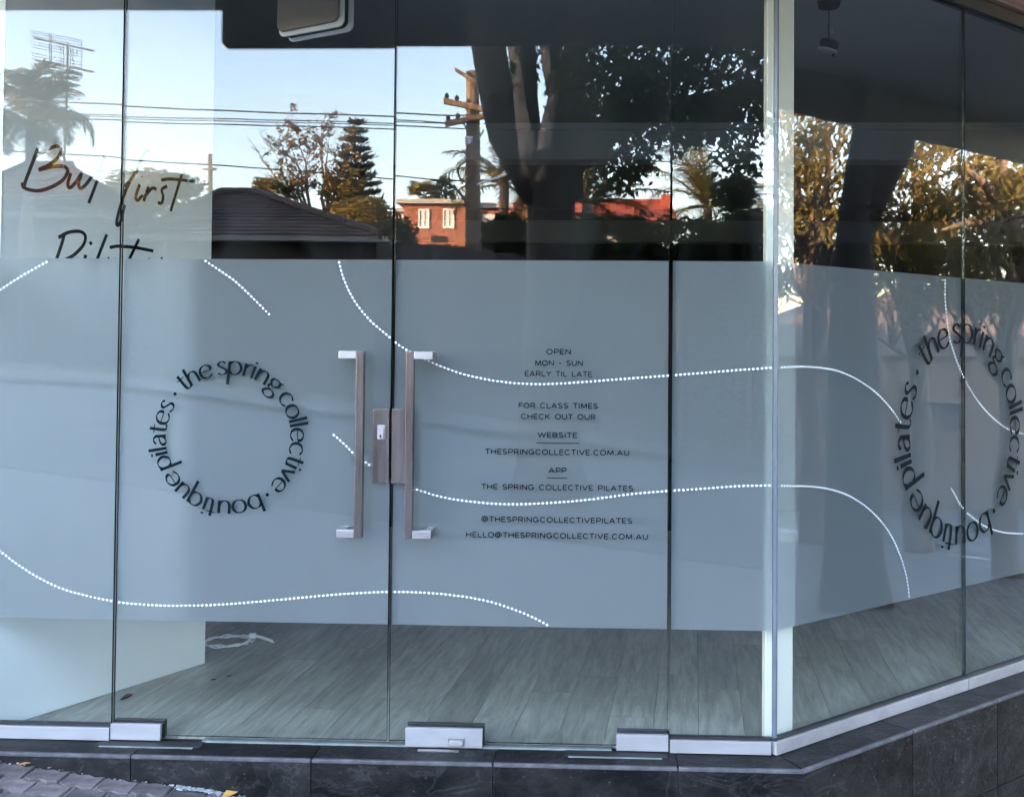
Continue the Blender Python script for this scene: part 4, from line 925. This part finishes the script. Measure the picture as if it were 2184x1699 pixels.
# stained paling fence behind the hedges
FYY = 18.6; fo = empty('paling_fence', (3, -FYY, -.5), 'dark stained paling fence behind the hedges across the street', 'fence')
M_PALING = perobj(simple('stained_paling', (.03, .024, .02), (.055, .045, .038), 8, .9, stretch=(4, 4, .4)), .3)
pw_ = MB(); pw_.box(-.072, .072, -.012, .012, 0, 2.9); pme = None
for i in range(108):
    x = -4.6+i*.15; o = None
    if pme is None: o = pw_.build('paling', M_PALING, None); pme = o.data
    else: o = bpy.data.objects.new('paling', pme); col.objects.link(o)
    o.parent = fo; o.location = (x-3, rng.uniform(-.006, .006), gz(x)+rng.uniform(.25, .33)+.5)
b = MB(); b.hexa([(-4.7, -FYY-.25, gz(-4.7)-.6), (11.6, -FYY-.25, gz(11.6)-.6), (11.6, -FYY+.1, gz(11.6)-.6), (-4.7, -FYY+.1, gz(-4.7)-.6), (-4.7, -FYY-.25, gz(-4.7)+.3), (11.6, -FYY-.25, gz(11.6)+.3), (11.6, -FYY+.1, gz(11.6)+.3), (-4.7, -FYY+.1, gz(-4.7)+.3)]); b.build('plinth', M_CONC, fo)
# pale garage right of the pole, red roof further right
a, c = Q(1020, 447), Q(1062, 447); gr = empty('low_building', ((a[0]+c[0])/2, -BY-3, zg_), 'low building with pale roller door between pole and tree trunk', 'building')
b = MB(); b.box(a[0]-.3, c[0]+1.8, -BY-6, -BY-.5, zg_-4, Q(1030, 447)[2]); b.build('wall', M_BRICK, gr, loc=(a[0], -BY-.5, zg_))
b = MB(); b.box(a[0]-.6, c[0]+2.1, -BY-6.3, -BY-.2, Q(1030, 447)[2]+.003, Q(1030, 447)[2]+.25); b.build('roof', M_CEIL, gr)
b = MB(); d0, d1 = Q(1027, 496), Q(1052, 460); b.box(d0[0], d1[0], -BY-.5, -BY-.42, d0[2], d1[2]); b.build('roller_door', M_CURTAIN, gr)
r0, r1 = street(1080, 476, 44), street(1424, 431, 46.5)
RH = hip_house('house with bright red tiled roof reflected behind the tree and palms', r0[0], r1[0]+.3, 44, 6, r0[2]-4, r0[2], r1[2], M_RENDER, M_ROOFR, 9, inset=.25, gut=M_GUT)
ch = MB(); p = street(1421, 420, 46.4); ch.box(p[0]-.22, p[0]+.22, p[1]-.3, p[1]+.3, r1[2]-.6, p[2]); ch.build('chimney', M_ROOFR, RH)
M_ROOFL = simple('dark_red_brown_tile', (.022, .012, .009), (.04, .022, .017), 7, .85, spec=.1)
# far-left house with an aerial
l0, l1 = street(-160, 452, 25), street(205, 452, 25); lr = street(150, 352, 28.5)
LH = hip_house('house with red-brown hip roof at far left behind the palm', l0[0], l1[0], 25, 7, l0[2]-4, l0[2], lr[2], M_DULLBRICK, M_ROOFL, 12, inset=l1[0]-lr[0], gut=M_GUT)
am = street(140, 96, 27.8); an = empty('tv_aerial', (am[0], am[1], lr[2]), 'large old television aerial on a mast, reflected at upper left', 'aerial')
b = MB(); b.tube([(am[0], am[1], lr[2]-.5), (am[0], am[1], am[2]+.1)], .032, 6); b.build('mast', M_WIRE, an)
b = MB()
for y, x0, x1, dyy in ((81, 72, 200, 27), (127, 74, 200, 26)):
    b.tube([street(x0, y, 27.7), street(x1, y+dyy, 27.7)], .03, 5)
b.build('boom', M_WIRE, an)
b = MB()
for y in (65, 70, 76, 88, 94, 100, 112, 118, 124, 134, 140, 146): b.tube([street(65, y, 27.9), street(171, y+20, 27.9)], .009, 4, cap=False)
b.build('reflector_rods', M_WIRE, an)
b = MB()
for x, y0, y1 in ((103, 70, 148), (107, 70, 137), (171, 86, 163), (126, 96, 143), (131, 97, 143), (146, 102, 147), (151, 102, 147)): b.tube([street(x, y0, 27.8), street(x, y1, 27.8)], .012, 4, cap=False)
b.build('uprights', M_WIRE, an)

# ------------------------------------------------------------------ palms, pine, bare trees, hedges
def frond_mesh(ln, droop, nl, lw, ll, seed, ragged=.2, vee=.5):
    r_ = random.Random(seed); pts = []; p = Vector((0, 0, 0)); ang = R(58); n = 14
    for i in range(n+1):
        pts.append(p.copy()); ang -= droop*(i/n)*1.9/n+droop*.35/n; p = p+Vector((math.cos(ang), 0, math.sin(ang)))*(ln/n)
    b = MB(); b.tube(pts, [.028*(1-.8*i/n)+.004 for i in range(n+1)], 5, cap=False)
    for k_ in range(nl):
        t = .10+.9*k_/nl; f_ = t*n; i = min(n-1, int(f_)); q_ = pts[i]+(pts[i+1]-pts[i])*(f_-i); d = (pts[i+1]-pts[i]).normalized()
        l = ll*math.sin(math.pi*min(1, .18+t*.8))**.7*r_.uniform(1-ragged, 1)
        for s_ in (-1, 1):
            side = Vector((0, s_, 0)); dr = (side*.8+d*.62+Vector((0, 0, vee-.9*r_.uniform(.2, .9)))).normalized(); u = d*lw*.5
            mid = q_+dr*l*.5; tip = q_+dr*l+Vector((0, 0, -.38*l*r_.uniform(.4, 1)))
            n0 = len(b.v); b.v += [tuple(q_-u), tuple(q_+u), tuple(mid+u*.8), tuple(mid-u*.8), tuple(tip)]; b.face((n0, n0+1, n0+2, n0+3)); b.face((n0+3, n0+2, n0+4))
    me = bpy.data.meshes.new('frond'); me.from_pydata(b.v, [], b.f); me.update(); return me
def palm(name, label, top, zground, ln, nf, droop, mt, seed, tilt=(0, 75), trunk=.16, fr=None, nl=46, ll=.55, cat='palm'):
    r_ = random.Random(seed); o = empty(name, (top[0], top[1], zground), label, cat)
    b = MB(); b.tube(wig((top[0], top[1], zground-.3), top, 5, .06, r_), [trunk*1.25, trunk, trunk, trunk*.95, trunk*.9, trunk*.8], 9); b.build('trunk', M_BARK, o, smooth=True)
    ms = [fr] if fr else [frond_mesh(ln, droop*f_, nl, .035, ll, seed+i) for i, f_ in enumerate((.7, 1.0, 1.25))]
    for m_ in ms:
        if not m_.materials: m_.materials.append(mt)
    for i in range(nf):
        f_ = bpy.data.objects.new('frond', ms[i % len(ms)]); col.objects.link(f_); f_.parent = o
        f_.location = (0, 0, top[2]-zground); k_ = r_.uniform(.8, 1.1); f_.scale = (k_, k_, k_)
        el = R(r_.uniform(*tilt)); f_.rotation_euler = (0, -el+R(40), i*2.39996+r_.uniform(-.3, .3))
    return o
def fan_mesh(ln, seed):
    r_ = random.Random(seed); b = MB(); b.tube([(0, 0, 0), (ln*.45, 0, .05)], [.025, .015], 5)
    for k_ in range(26):
        a = R(-105+210*k_/25); c, s_ = math.cos(a), math.sin(a); L_ = ln*.55*r_.uniform(.85, 1); w = .035
        q_ = Vector((ln*.45, 0, .05)); mid = q_+Vector((c, s_, .12))*L_*.6; tip = q_+Vector((c, s_, -.25))*L_; n_ = Vector((-s_, c, 0))*w
        n0 = len(b.v); b.v += [tuple(q_), tuple(mid+n_), tuple(tip), tuple(mid-n_)]; b.face((n0, n0+1, n0+2, n0+3))
    me = bpy.data.meshes.new('frond'); me.from_pydata(b.v, [], b.f); me.update(); return me
palm('cocos_palm', 'bushy palm with arching fronds reflected at the far left edge', street(62, 262, 24), gz(-9), 1.95, 34, 1.5, M_FROND, 3, (-25, 82), ll=.62, nl=64)
palm('cocos_palm', 'golden palm reflected in the gap between pole and trunk', street(1075, 398, 27), 1.0, 2.1, 20, 1.3, M_FROND, 14, (-25, 80))
palm('date_palm', 'palm with stiff blue-grey fronds reflected just right of the tree trunk', street(1252, 438, 26), 0.2, 2.2, 22, .75, M_FROND, 25, (-10, 78), nl=70, ll=.5)
palm('cocos_palm', 'yellowing palm reflected at the right end of the front glass', street(1510, 440, 30), .2, 3.0, 24, 1.2, M_FROND, 36, (-25, 75), nl=56, ll=.8)
fm = fan_mesh(1.5, 4); palm('fan_palm', 'fan palm standing behind the brick flats roof', street(900, 432, 60), 3, 1.5, 30, 1, M_FROND, 47, (-15, 110), fr=fm)
# conifers
def cone_tree(name, label, base, top, rad, tiers, mt, seed, per=9, leaf=.30, shape=1.0, n=60):
    r_ = np.random.default_rng(seed); o = empty(name, tuple(base), label, 'tree'); H = top[2]-base[2]
    b = MB(); b.tube([base, top], [rad*.09, .02], 7); b.build('trunk', M_BARK, o)
    cs, ds = [], []; bb = MB()
    for i in range(tiers):
        t = (i+.3)/tiers; z = base[2]+H*(.06+.93*t); rr = rad*((1-t)**.75)*shape+.12
        for k_ in range(per):
            a = 2*math.pi*(k_+r_.uniform(-.3, .3))/per+i*.7; L_ = rr*r_.uniform(.75, 1.08); d = np.array([math.cos(a), math.sin(a), 0])
            m_ = max(8, int(n*L_/rad)); s_ = r_.uniform(.12, 1, m_); droop = -.10*L_*s_+.20*L_*s_**2.5
            pts = np.array([base[0], base[1], z])+d*(s_*L_)[:, None]; pts[:, 2] += droop; pts += r_.normal(0, .045*rad, (m_, 3))*np.array([1, 1, .55]); cs.append(pts)
            ds.append(np.tile(d*.6+np.array([0, 0, .8]), (m_, 1)))
            bb.tube([(base[0], base[1], z), tuple(np.array([base[0], base[1], z+.10*L_])+d*L_)], [.03, .01], 4, cap=False)
    foliage('foliage', np.concatenate(cs), leaf, leaf*.30, mt, o, rnd=r_, dirs=np.concatenate(ds)); bb.build('branches', M_BARK, o); return o
t0 = street(757, 430, 56); t1 = street(757, 246, 56)
cone_tree('norfolk_pine', 'tall dark Norfolk Island pine reflected above the brown roof', (t0[0], t0[1], t0[2]-4), t1, 1.9, 17, M_PINE, 5, per=8, leaf=.38, n=80)
t0 = street(950, 450, 62); t1 = street(950, 384, 62)
o = empty('cypress', (t0[0], t0[1], t0[2]-2), 'rounded dark cypress behind the brick flats', 'tree'); b = MB(); b.tube([(t0[0], t0[1], t0[2]-2), t1], [.15, .05], 6); b.build('trunk', M_BARK, o)
foliage('foliage', np.concatenate([blob((t0[0], t0[1], (t0[2]+t1[2])/2-.1), (.62, .62, (t1[2]-t0[2])/2+.2), 900, shell=.3)]), .24, .12, M_PINE, o, droop=-.6)
# sparse trees over the roof
def twig_tree(label, base, tips, seed, leafn, mt, r0=.09, leaf=.16, name='sparse_tree', spread=.5):
    r_ = random.Random(seed); g = np.random.default_rng(seed); o = empty(name, tuple(base), label, 'tree'); b = MB(); cs = []
    for tp in tips:
        tp = np.array(tp); main = wig(base, tp, 6, .16, r_); b.tube(main, [r0, r0*.8, r0*.62, r0*.48, r0*.36, r0*.22, r0*.08], 6, cap=False)
        for k_ in range(16):
            i = r_.randint(2, 6); a = main[i]; L_ = r_.uniform(.4, 1.1)*spread*2; th = r_.uniform(0, 6.28); e = a+np.array([math.cos(th)*L_*.7, math.sin(th)*L_*.7, L_*r_.uniform(.2, 1.0)])
            tw = wig(a, e, 3, .08, r_); b.tube(tw, [.022, .016, .010, .005], 4, cap=False)
            for q_ in range(5):
                s_ = tw[r_.randint(1, 3)]; th = r_.uniform(0, 6.28); l2 = r_.uniform(.2, .5)*spread*1.6; b.tube([s_, s_+np.array([math.cos(th)*l2, math.sin(th)*l2, l2*r_.uniform(0, 1.2)])], [.008, .003], 3, cap=False)
            if r_.random() < leafn: cs.append(blob(tw[3] if r_.random() < .5 else tw[2], (.17, .17, .17), r_.randint(10, 26), g))
    b.build('branches', M_TWIG, o)
    if cs: foliage('leaves', np.concatenate(cs), leaf, leaf*.55, mt, o, rnd=g)
    return o
T = lambda x, y, dy=0: street(x, y, 38+dy)
twig_tree('bare spreading tree with dark twigs behind the roof ridge', T(655, 470), [T(560, 335), T(585, 320), T(600, 380), T(575, 385)], 5, .25, M_FIGLEAF, .09, .14)
twig_tree('sparse tree with brown autumn leaves left of the pine', T(668, 470), [T(615, 285), T(640, 280), T(660, 300), T(600, 300)], 6, .7, M_SPARSE, .08, .17)
twig_tree('taller sparse autumn tree touching the pine', T(700, 480), [T(690, 275), T(705, 290), T(730, 330), T(725, 300)], 7, .6, M_SPARSE, .09, .17)
twig_tree('thin leafy sapling in front of the pine', T(735, 500), [T(745, 370), T(720, 390), T(750, 400)], 8, .8, M_GUMLEAF, .06, .16)
# bushes and hedges: (x, y, half-w, half-h, distance, leaves, mat, label)
for i_, (cx_, cy_, hx, hy, Y, n, mt, lb) in enumerate((
    (575, 398, 34, 24, 36, 900, M_GUMLEAF, 'rounded sunlit bush showing just above the roof ridge'),
    (325, 408, 110, 55, 32, 5200, M_GUMLEAF, 'broad sunlit bushy tree behind the script lettering'),
    (780, 470, 70, 55, 31, 3200, M_GUMLEAF, 'mixed sunlit shrub beyond the sloping hip of the brown roof'),
    (830, 510, 60, 60, 27, 3000, M_HEDGE, 'dark rounded shrub in front of the brick flats left wall'),
    (1085, 510, 70, 50, 24, 3600, M_HEDGE, 'dark shrub between pole foot and tree trunk'),
    (930, 548, 110, 22, 30, 2600, M_HEDGE, 'low dark hedge below the brick flats'),
    (1300, 520, 90, 62, 15, 3600, M_HEDGE, 'dark dense hedge right of the tree trunk'),
    (1460, 525, 100, 62, 15.5, 4200, M_HEDGE, 'dark dense hedge under the red tiled roof'),
    (1600, 515, 80, 70, 14.5, 4200, M_HEDGE, 'dark hedge beside the corner glass joint'),
    (1340, 590, 110, 75, 23, 5000, M_HEDGE, 'far dark thicket behind the paling fence, centre right'),
    (1560, 590, 120, 80, 23, 5200, M_HEDGE, 'far dark thicket behind the paling fence near the corner'),
    (250, 560, 70, 110, 22, 4200, M_HEDGE, 'dark shrub filling the gap between the two left houses'),
    (1180, 530, 60, 40, 16, 2000, M_HEDGE, 'dark low hedge directly behind the tree trunk'),
    (1560, 415, 50, 40, 17, 1500, M_HEDGE, 'dark leafy shrub behind the yellowing palm'),
    (60, 420, 130, 50, 30.5, 2500, M_GUMLEAF, 'bushy growth behind the far-left red-brown roof'))):
    c = street(cx_, cy_, Y+1); kx = (Y+1+DIST)/F_PX; zg = gz(c[0]); o = empty('shrub', (c[0], c[1], zg), lb, 'shrub', 'shrubs and hedges across the street')
    b = MB(); b.tube([(c[0], c[1], zg-.3), tuple(c)], [.09, .03], 6); b.build('stem', M_BARK, o)
    lobes = [(0, 0, 1.0)]+[(rng.uniform(-.7, .7), rng.uniform(-.3, .6), rng.uniform(.35, .6)) for _ in range(7)]; cs = []
    tot = sum(l[2]**2 for l in lobes)
    for lx, lz, lr_ in lobes:
        cs.append(blob((c[0]+lx*hx*kx, c[1]+rng.uniform(-.4, .4), c[2]+lz*hy*kx), (hx*kx*lr_*.95, min(hx, hy*1.4)*kx*lr_*.95+.2, hy*kx*lr_*.95), int(n*lr_**2/tot), shell=.35))
    # fill down to the ground
    cs.append(np.stack([nrg.uniform(-hx*kx*.85, hx*kx*.85, n//2)+c[0], c[1]+nrg.uniform(-.6, .5, n//2), nrg.uniform(0, 1, n//2)*(c[2]-zg)+zg], 1))
    foliage('leaves', np.concatenate(cs), .17 if Y > 20 else .12, .085 if Y > 20 else .055, mt, o, droop=.2)

# ------------------------------------------------------------------ the side lane: street tree, gums, house, car, lines
V = lane
lt = V(1822, 560, 8); ltz = gz(lt[0])
t2 = empty('lane_tree', (lt[0], lt[1], ltz), 'leaning dark tree trunk reflected in the side glass', 'tree')
b = MB(); b.tube([(lt[0]+.05, lt[1]+.02, ltz-.1), (lt[0], lt[1], ltz+.5), V(1818, 600, 8), V(1818, 540, 8), V(1826, 470, 8), V(1845, 380, 8), V(1868, 290, 8), V(1885, 180, 8), V(1880, 60, 8)], [.40, .30, .235, .20, .19, .215, .26, .27, .25], 14)
b.tube([V(1890, 250, 8), V(1960, 120, 7.6), V(2050, 20, 7.4)], [.16, .13, .10], 8); b.tube([V(1868, 220, 8), V(1800, 80, 8.5), V(1740, -40, 9)], [.15, .11, .08], 8)
b.tube([V(1832, 480, 8), V(1866, 400, 7.95), V(1910, 310, 7.9), V(1950, 200, 7.8), V(1985, 60, 7.7)], [.17, .185, .19, .17, .14], 12)
b.build('trunk', M_DARKBARK, t2, smooth=True)
cs = [blob(V(x, y, d), (1.5, 1.5, .8), 1500) for x, y, d in ((1850, -150, 8), (2000, -160, 7), (1720, -170, 9), (2120, -130, 9))]; foliage('leaves', np.concatenate(cs), .13, .05, M_FIGLEAF, t2, droop=.8)
def gum(label, px_, py_, d, seed, crowns, n, limbs=(), r0=.22):
    r_ = random.Random(seed); g = np.random.default_rng(seed); c = V(px_, py_, d); zg = gz(c[0]); o = empty('gum_tree', (c[0], c[1], zg), label, 'tree', 'gum trees along the side lane')
    b = MB(); top = V(px_, py_, d); trunk = wig((c[0], c[1], zg-.2), top, 6, .15, r_); b.tube(trunk, [r0*1.2, r0, r0*.9, r0*.8, r0*.72, r0*.62, r0*.5], 9, cap=False); cs = []
    for cx_, cy_, hr in crowns:
        e = V(cx_, cy_, d+r_.uniform(-2, 2)); br = wig(trunk[r_.randint(3, 6)], e, 5, .25, r_); b.tube(br, [r0*.45, r0*.36, r0*.28, r0*.2, r0*.13, r0*.06], 6, cap=False)
        for k_ in range(8):
            s_ = br[r_.randint(2, 5)]; e2 = e+np.array([r_.gauss(0, hr*.55), r_.gauss(0, hr*.55), r_.gauss(0, hr*.4)]); b.tube(wig(s_, e2, 3, .1, r_), [.035, .025, .015, .006], 4, cap=False)
            m_ = n//(len(crowns)*8); p = blob(e2, (hr*.42, hr*.42, hr*.34), m_, g); p[:, 2] -= g.uniform(0, .35, m_)*hr*.6; cs.append(p)
    for pts, rr in limbs: b.tube([V(*p) for p in pts], rr, 7, cap=False)
    b.build('branches', M_BARK, o, smooth=True); foliage('leaves', np.concatenate(cs), .20, .05, M_GUMLEAF, o, droop=1.4, rnd=g); return o
gum('sunlit gum tree reflected between the corner post and the leaning trunk', 1735, 470, 17, 11, [(1720, 290, .9), (1765, 300, .9), (1700, 370, .9), (1750, 390, 1.0), (1720, 450, .9), (1770, 470, .8), (1735, 530, .8), (1690, 250, .9), (1780, 220, 1.), (1680, 560, .8)], 5400)
gum('sunlit gum tree reflected right of the leaning trunk', 1960, 520, 16, 12, [(1920, 380, 1.0), (1960, 330, 1.0), (1990, 400, 1.1), (1930, 450, 1.), (1900, 500, .9), (1970, 500, 1.), (2010, 540, .9), (1880, 560, .6), (1950, 580, .9), (2020, 320, 1.0)], 5400,
    limbs=(([(2040, 600, 15.6), (2025, 480, 15.4), (1990, 410, 15.2), (1945, 380, 15)], [.10, .08, .06, .03]),))
gum('sunlit gum tree with dark forking limbs at the right edge', 2150, 640, 13, 13, [(2090, 350, .9), (2150, 340, .9), (2190, 400, .9), (2080, 440, .9), (2140, 470, .9), (2180, 540, .9), (2090, 540, .9), (2050, 590, .7), (2130, 600, .8), (2230, 450, 1.0)], 5400,
    limbs=(([(2190, 560, 12.6), (2150, 470, 12.5), (2105, 400, 12.3), (2060, 360, 12.2)], [.13, .11, .08, .03]), ([(2165, 500, 12.6), (2120, 480, 12.4), (2060, 475, 12.2), (2010, 490, 12.2)], [.09, .07, .05, .02]), ([(2120, 430, 12.4), (2140, 360, 12.2), (2145, 310, 12.2)], [.08, .06, .04])), r0=.2)
gum('far gum tree filling the gaps low in the side glass', 1840, 620, 27, 14, [(1700, 600, 1.5), (1760, 640, 1.4), (1900, 620, 1.5), (1980, 640, 1.5), (2070, 640, 1.5), (2150, 620, 1.5), (1990, 540, 1.5), (2100, 560, 1.4)], 2200)
M_DULLFRAME = simple('dull_window_frame', (.10, .095, .09), None, 4, .6)
# weatherboard house at the end of the lane
hp = V(1985, 900, 24); ho = empty('lane_house', (hp[0], hp[1], gz(hp[0])), 'brown weatherboard house with white windows faintly reflected in the frosted side glass', 'house')
hd = np.array([-NX*0+TX*-.55, 0, 0]); zb = gz(hp[0])
def HS(u, n_, z): return (hp[0]+.6*n_+.30*u, hp[1]+u*.95-.2*n_, z)
b = MB(); b.box(-4.5, 7.5, 0, 6, zb-1, hp[2]+1.6, fn=HS); b.build('wall', M_BOARD, ho)
for k_ in range(14):
    b = MB(); z = zb-.2+k_*.16; 
    if z < hp[2]+1.4: b.box(-4.5, 7.5, -.02, -.001, z, z+.145, fn=HS); b.build('weatherboard', M_BOARD, ho)
for u0 in (-3.2, -.4, 2.6):
    b = MB(); b.box(u0, u0+1.2, -.06, -.021, hp[2]-.35, hp[2]+.55, fn=HS); w = b.build('window', M_DULLFRAME, ho)
    for k_ in (0, 1): b = MB(); b.box(u0+.07+.57*k_, u0+.56+.57*k_, -.075, -.0605, hp[2]-.27, hp[2]+.48, fn=HS); b.build('pane', M_PANE, w)
b = MB(); b.hexa([HS(-5, -.5, hp[2]+1.6), HS(8, -.5, hp[2]+1.6), HS(8, 6.5, hp[2]+1.6), HS(-5, 6.5, hp[2]+1.6), HS(-2, 2.5, hp[2]+3.1), HS(5, 2.5, hp[2]+3.1), HS(5, 3.5, hp[2]+3.1), HS(-2, 3.5, hp[2]+3.1)]); b.build('roof', M_ROOFT, ho)
# painted line across the lane mouth
def lane_z(x, y, z): 
    v = ray(x, y); p = on_side(x, y); w = v-2*(v@NS)*NS; return p+w*((z-p[2])/w[2])
def on_lane(x, y):
    z = -1.5
    for _ in range(12): p = lane_z(x, y, z); z = gz(p[0])-.106
    return p
for a, c in (((1830, 1156), (1972, 1177)), ((2018, 1182), (2112, 1194)), ((2160, 1200), (2260, 1212))):
    p, q_ = on_lane(*a), on_lane(*c); d = (q_-p)[:2]; d = d/np.linalg.norm(d); nn = np.array([-d[1], d[0]])*.06
    b = MB(); b.poly([(p[0]+nn[0], p[1]+nn[1], gz(p[0]+nn[0])-.100), (p[0]-nn[0], p[1]-nn[1], gz(p[0]-nn[0])-.100), (q_[0]-nn[0], q_[1]-nn[1], gz(q_[0]-nn[0])-.100), (q_[0]+nn[0], q_[1]+nn[1], gz(q_[0]+nn[0])-.100)])
    tag(b.build('road_line', M_LINE), kind='structure')
# low white-painted kerb block at the lane edge
kp, kq = on_lane(1655, 1146), on_lane(1706, 1147); kd = (kq-kp)[:2]; kl = float(np.linalg.norm(kd)); kd = kd/kl; kn = np.array([-kd[1], kd[0]])
o = empty('kerb_block', (float(kp[0]), float(kp[1]), gz(kp[0])-.1), 'low white-painted kerb block faintly reflected beside the corner joint', 'kerb')
b = MB(); b.hexa([tuple(kp[:2]+kd*u+kn*w)+(gz(kp[0])-.16,) for u, w in ((0, 0), (kl, 0), (kl, .5), (0, .5))]+[tuple(kp[:2]+kd*u+kn*w)+(gz(kp[0])+z,) for u, w, z in ((0, .05, .12), (kl*.9, .05, .05), (kl*.9, .45, .05), (0, .45, .12))]); b.build('block', M_LINE, o, bevel=.03)
# strappy plants in the garden bed
for i_, (s_, n_) in enumerate(((2.3, .75), (2.9, .6), (3.4, .9), (4.1, .7), (4.9, .8))):
    p = SD(s_, n_, 0); z = gz(p[0])-.05; o = empty('strappy_plant', (p[0], p[1], z), ('strap-leaved plant in the bed nearest the right edge of the picture', 'strap-leaved plant second along the bed by the side wall', 'wide-set strap-leaved plant third along the side bed', 'strap-leaved plant fourth along the side bed', 'farthest strap-leaved plant in the side bed')[i_], 'plant', 'strappy plants along the side glass'); b = MB()
    for k_ in range(38):
        a = rng.uniform(0, 6.28); L_ = rng.uniform(.35, .6); lean = rng.uniform(.15, .9); w = .012; d = Vector((math.cos(a), math.sin(a), 0)); sd = Vector((-math.sin(a), math.cos(a), 0))*w; base = Vector((p[0], p[1], z))+d*.04; n0 = len(b.v)
        for t in (0, .35, .7, 1): c = base+d*(lean*L_*t*t)+Vector((0, 0, L_*(t-.35*lean*t*t*t))); ww = sd*(1-t*.85); b.v += [tuple(c-ww), tuple(c+ww)]
        for t in range(3): b.face((n0+2*t, n0+2*t+1, n0+2*t+3, n0+2*t+2))
    b.build('leaves', M_FROND, o)

# unseen dense trees added at right to keep skylight off the side glass
for i_, (x, y, r_, lb) in enumerate(((6.4, -4.3, 2.5, 'small dense tree nearest the shop corner, added to block sky light'), (9.5, -7.0, 3.2, 'dense tree on the corner right of the shop, added to block sky light'), (15.0, -4.5, 3.4, 'dense tree beyond the corner tree, added to block sky light'), (9.0, -14.5, 3.4, 'dense tree across the road to the right, added to block sky light'), (20.0, -9.5, 3.8, 'farthest dense tree down the street, added to block sky light'))):
    zg = gz(x); o = empty('added_shade_tree', (x, y, zg), lb, 'tree', 'unseen trees added right of the shop to shade the side glass'); b = MB(); b.tube(wig((x, y, zg-.2), (x, y, zg+4), 4, .1), [.34, .28, .25, .22, .18], 9)
    for k_ in range(6): a = k_*1.05; b.tube(wig((x, y, zg+3.2), (x+math.cos(a)*r_*.7, y+math.sin(a)*r_*.7, zg+5+rng.uniform(0, 2)), 3, .2), [.13, .09, .06, .03], 6)
    b.build('trunk', M_TREEBARK, o, smooth=True)
    cs = [blob((x+math.cos(k_*.9)*r_*.55, y+math.sin(k_*.9)*r_*.55, zg+4.0+(k_ % 3)*1.5), (r_*.62, r_*.62, 1.7), 700, shell=.2) for k_ in range(7)]
    foliage('leaves', np.concatenate(cs), .42, .24, M_FIGLEAF, o, droop=.6)
# the doors hang a hair out of plane, as doors do
d_l.rotation_euler = (-.0007, 0, 0); d_r.rotation_euler = (.0010, 0, 0)

hip_house('brown-roofed house out of view to the right, added to block low sky light', 9.0, 21.0, 17.5, 8, gz(14), 3.0, 6.2, M_DULLBRICK, M_ROOFT, 10, inset=3.5, gut=M_GUT)  # unseen houses added at right to block the bright horizon sky
hip_house('second brown-roofed house out of view further right, added to block low sky light', 24.0, 36.0, 16.0, 8, gz(28), 2.6, 6.0, M_DULLBRICK, M_ROOFT, 10, inset=3.5, gut=M_GUT)
for i_, (x, y, r_, lb) in enumerate(((13.0, -10.5, 3.2, 'dense tree out of view mid street, added to block sky light'), (25.0, -5.0, 3.6, 'dense tree out of view far along the street, added to block sky light'))):  # two more unseen trees added to darken the side glass
    zg = gz(x); o = empty('added_shade_tree', (x, y, zg), lb, 'tree', 'unseen trees added right of the shop to shade the side glass'); b = MB(); b.tube(wig((x, y, zg-.2), (x, y, zg+4), 4, .1), [.34, .28, .25, .22, .18], 9); b.build('trunk', M_TREEBARK, o, smooth=True)
    cs = [blob((x+math.cos(k_*.9)*r_*.55, y+math.sin(k_*.9)*r_*.55, zg+3.2+(k_ % 3)*1.4), (r_*.62, r_*.62, 1.7), 700, shell=.2) for k_ in range(7)]
    foliage('leaves', np.concatenate(cs), .42, .24, M_FIGLEAF, o, droop=.6)
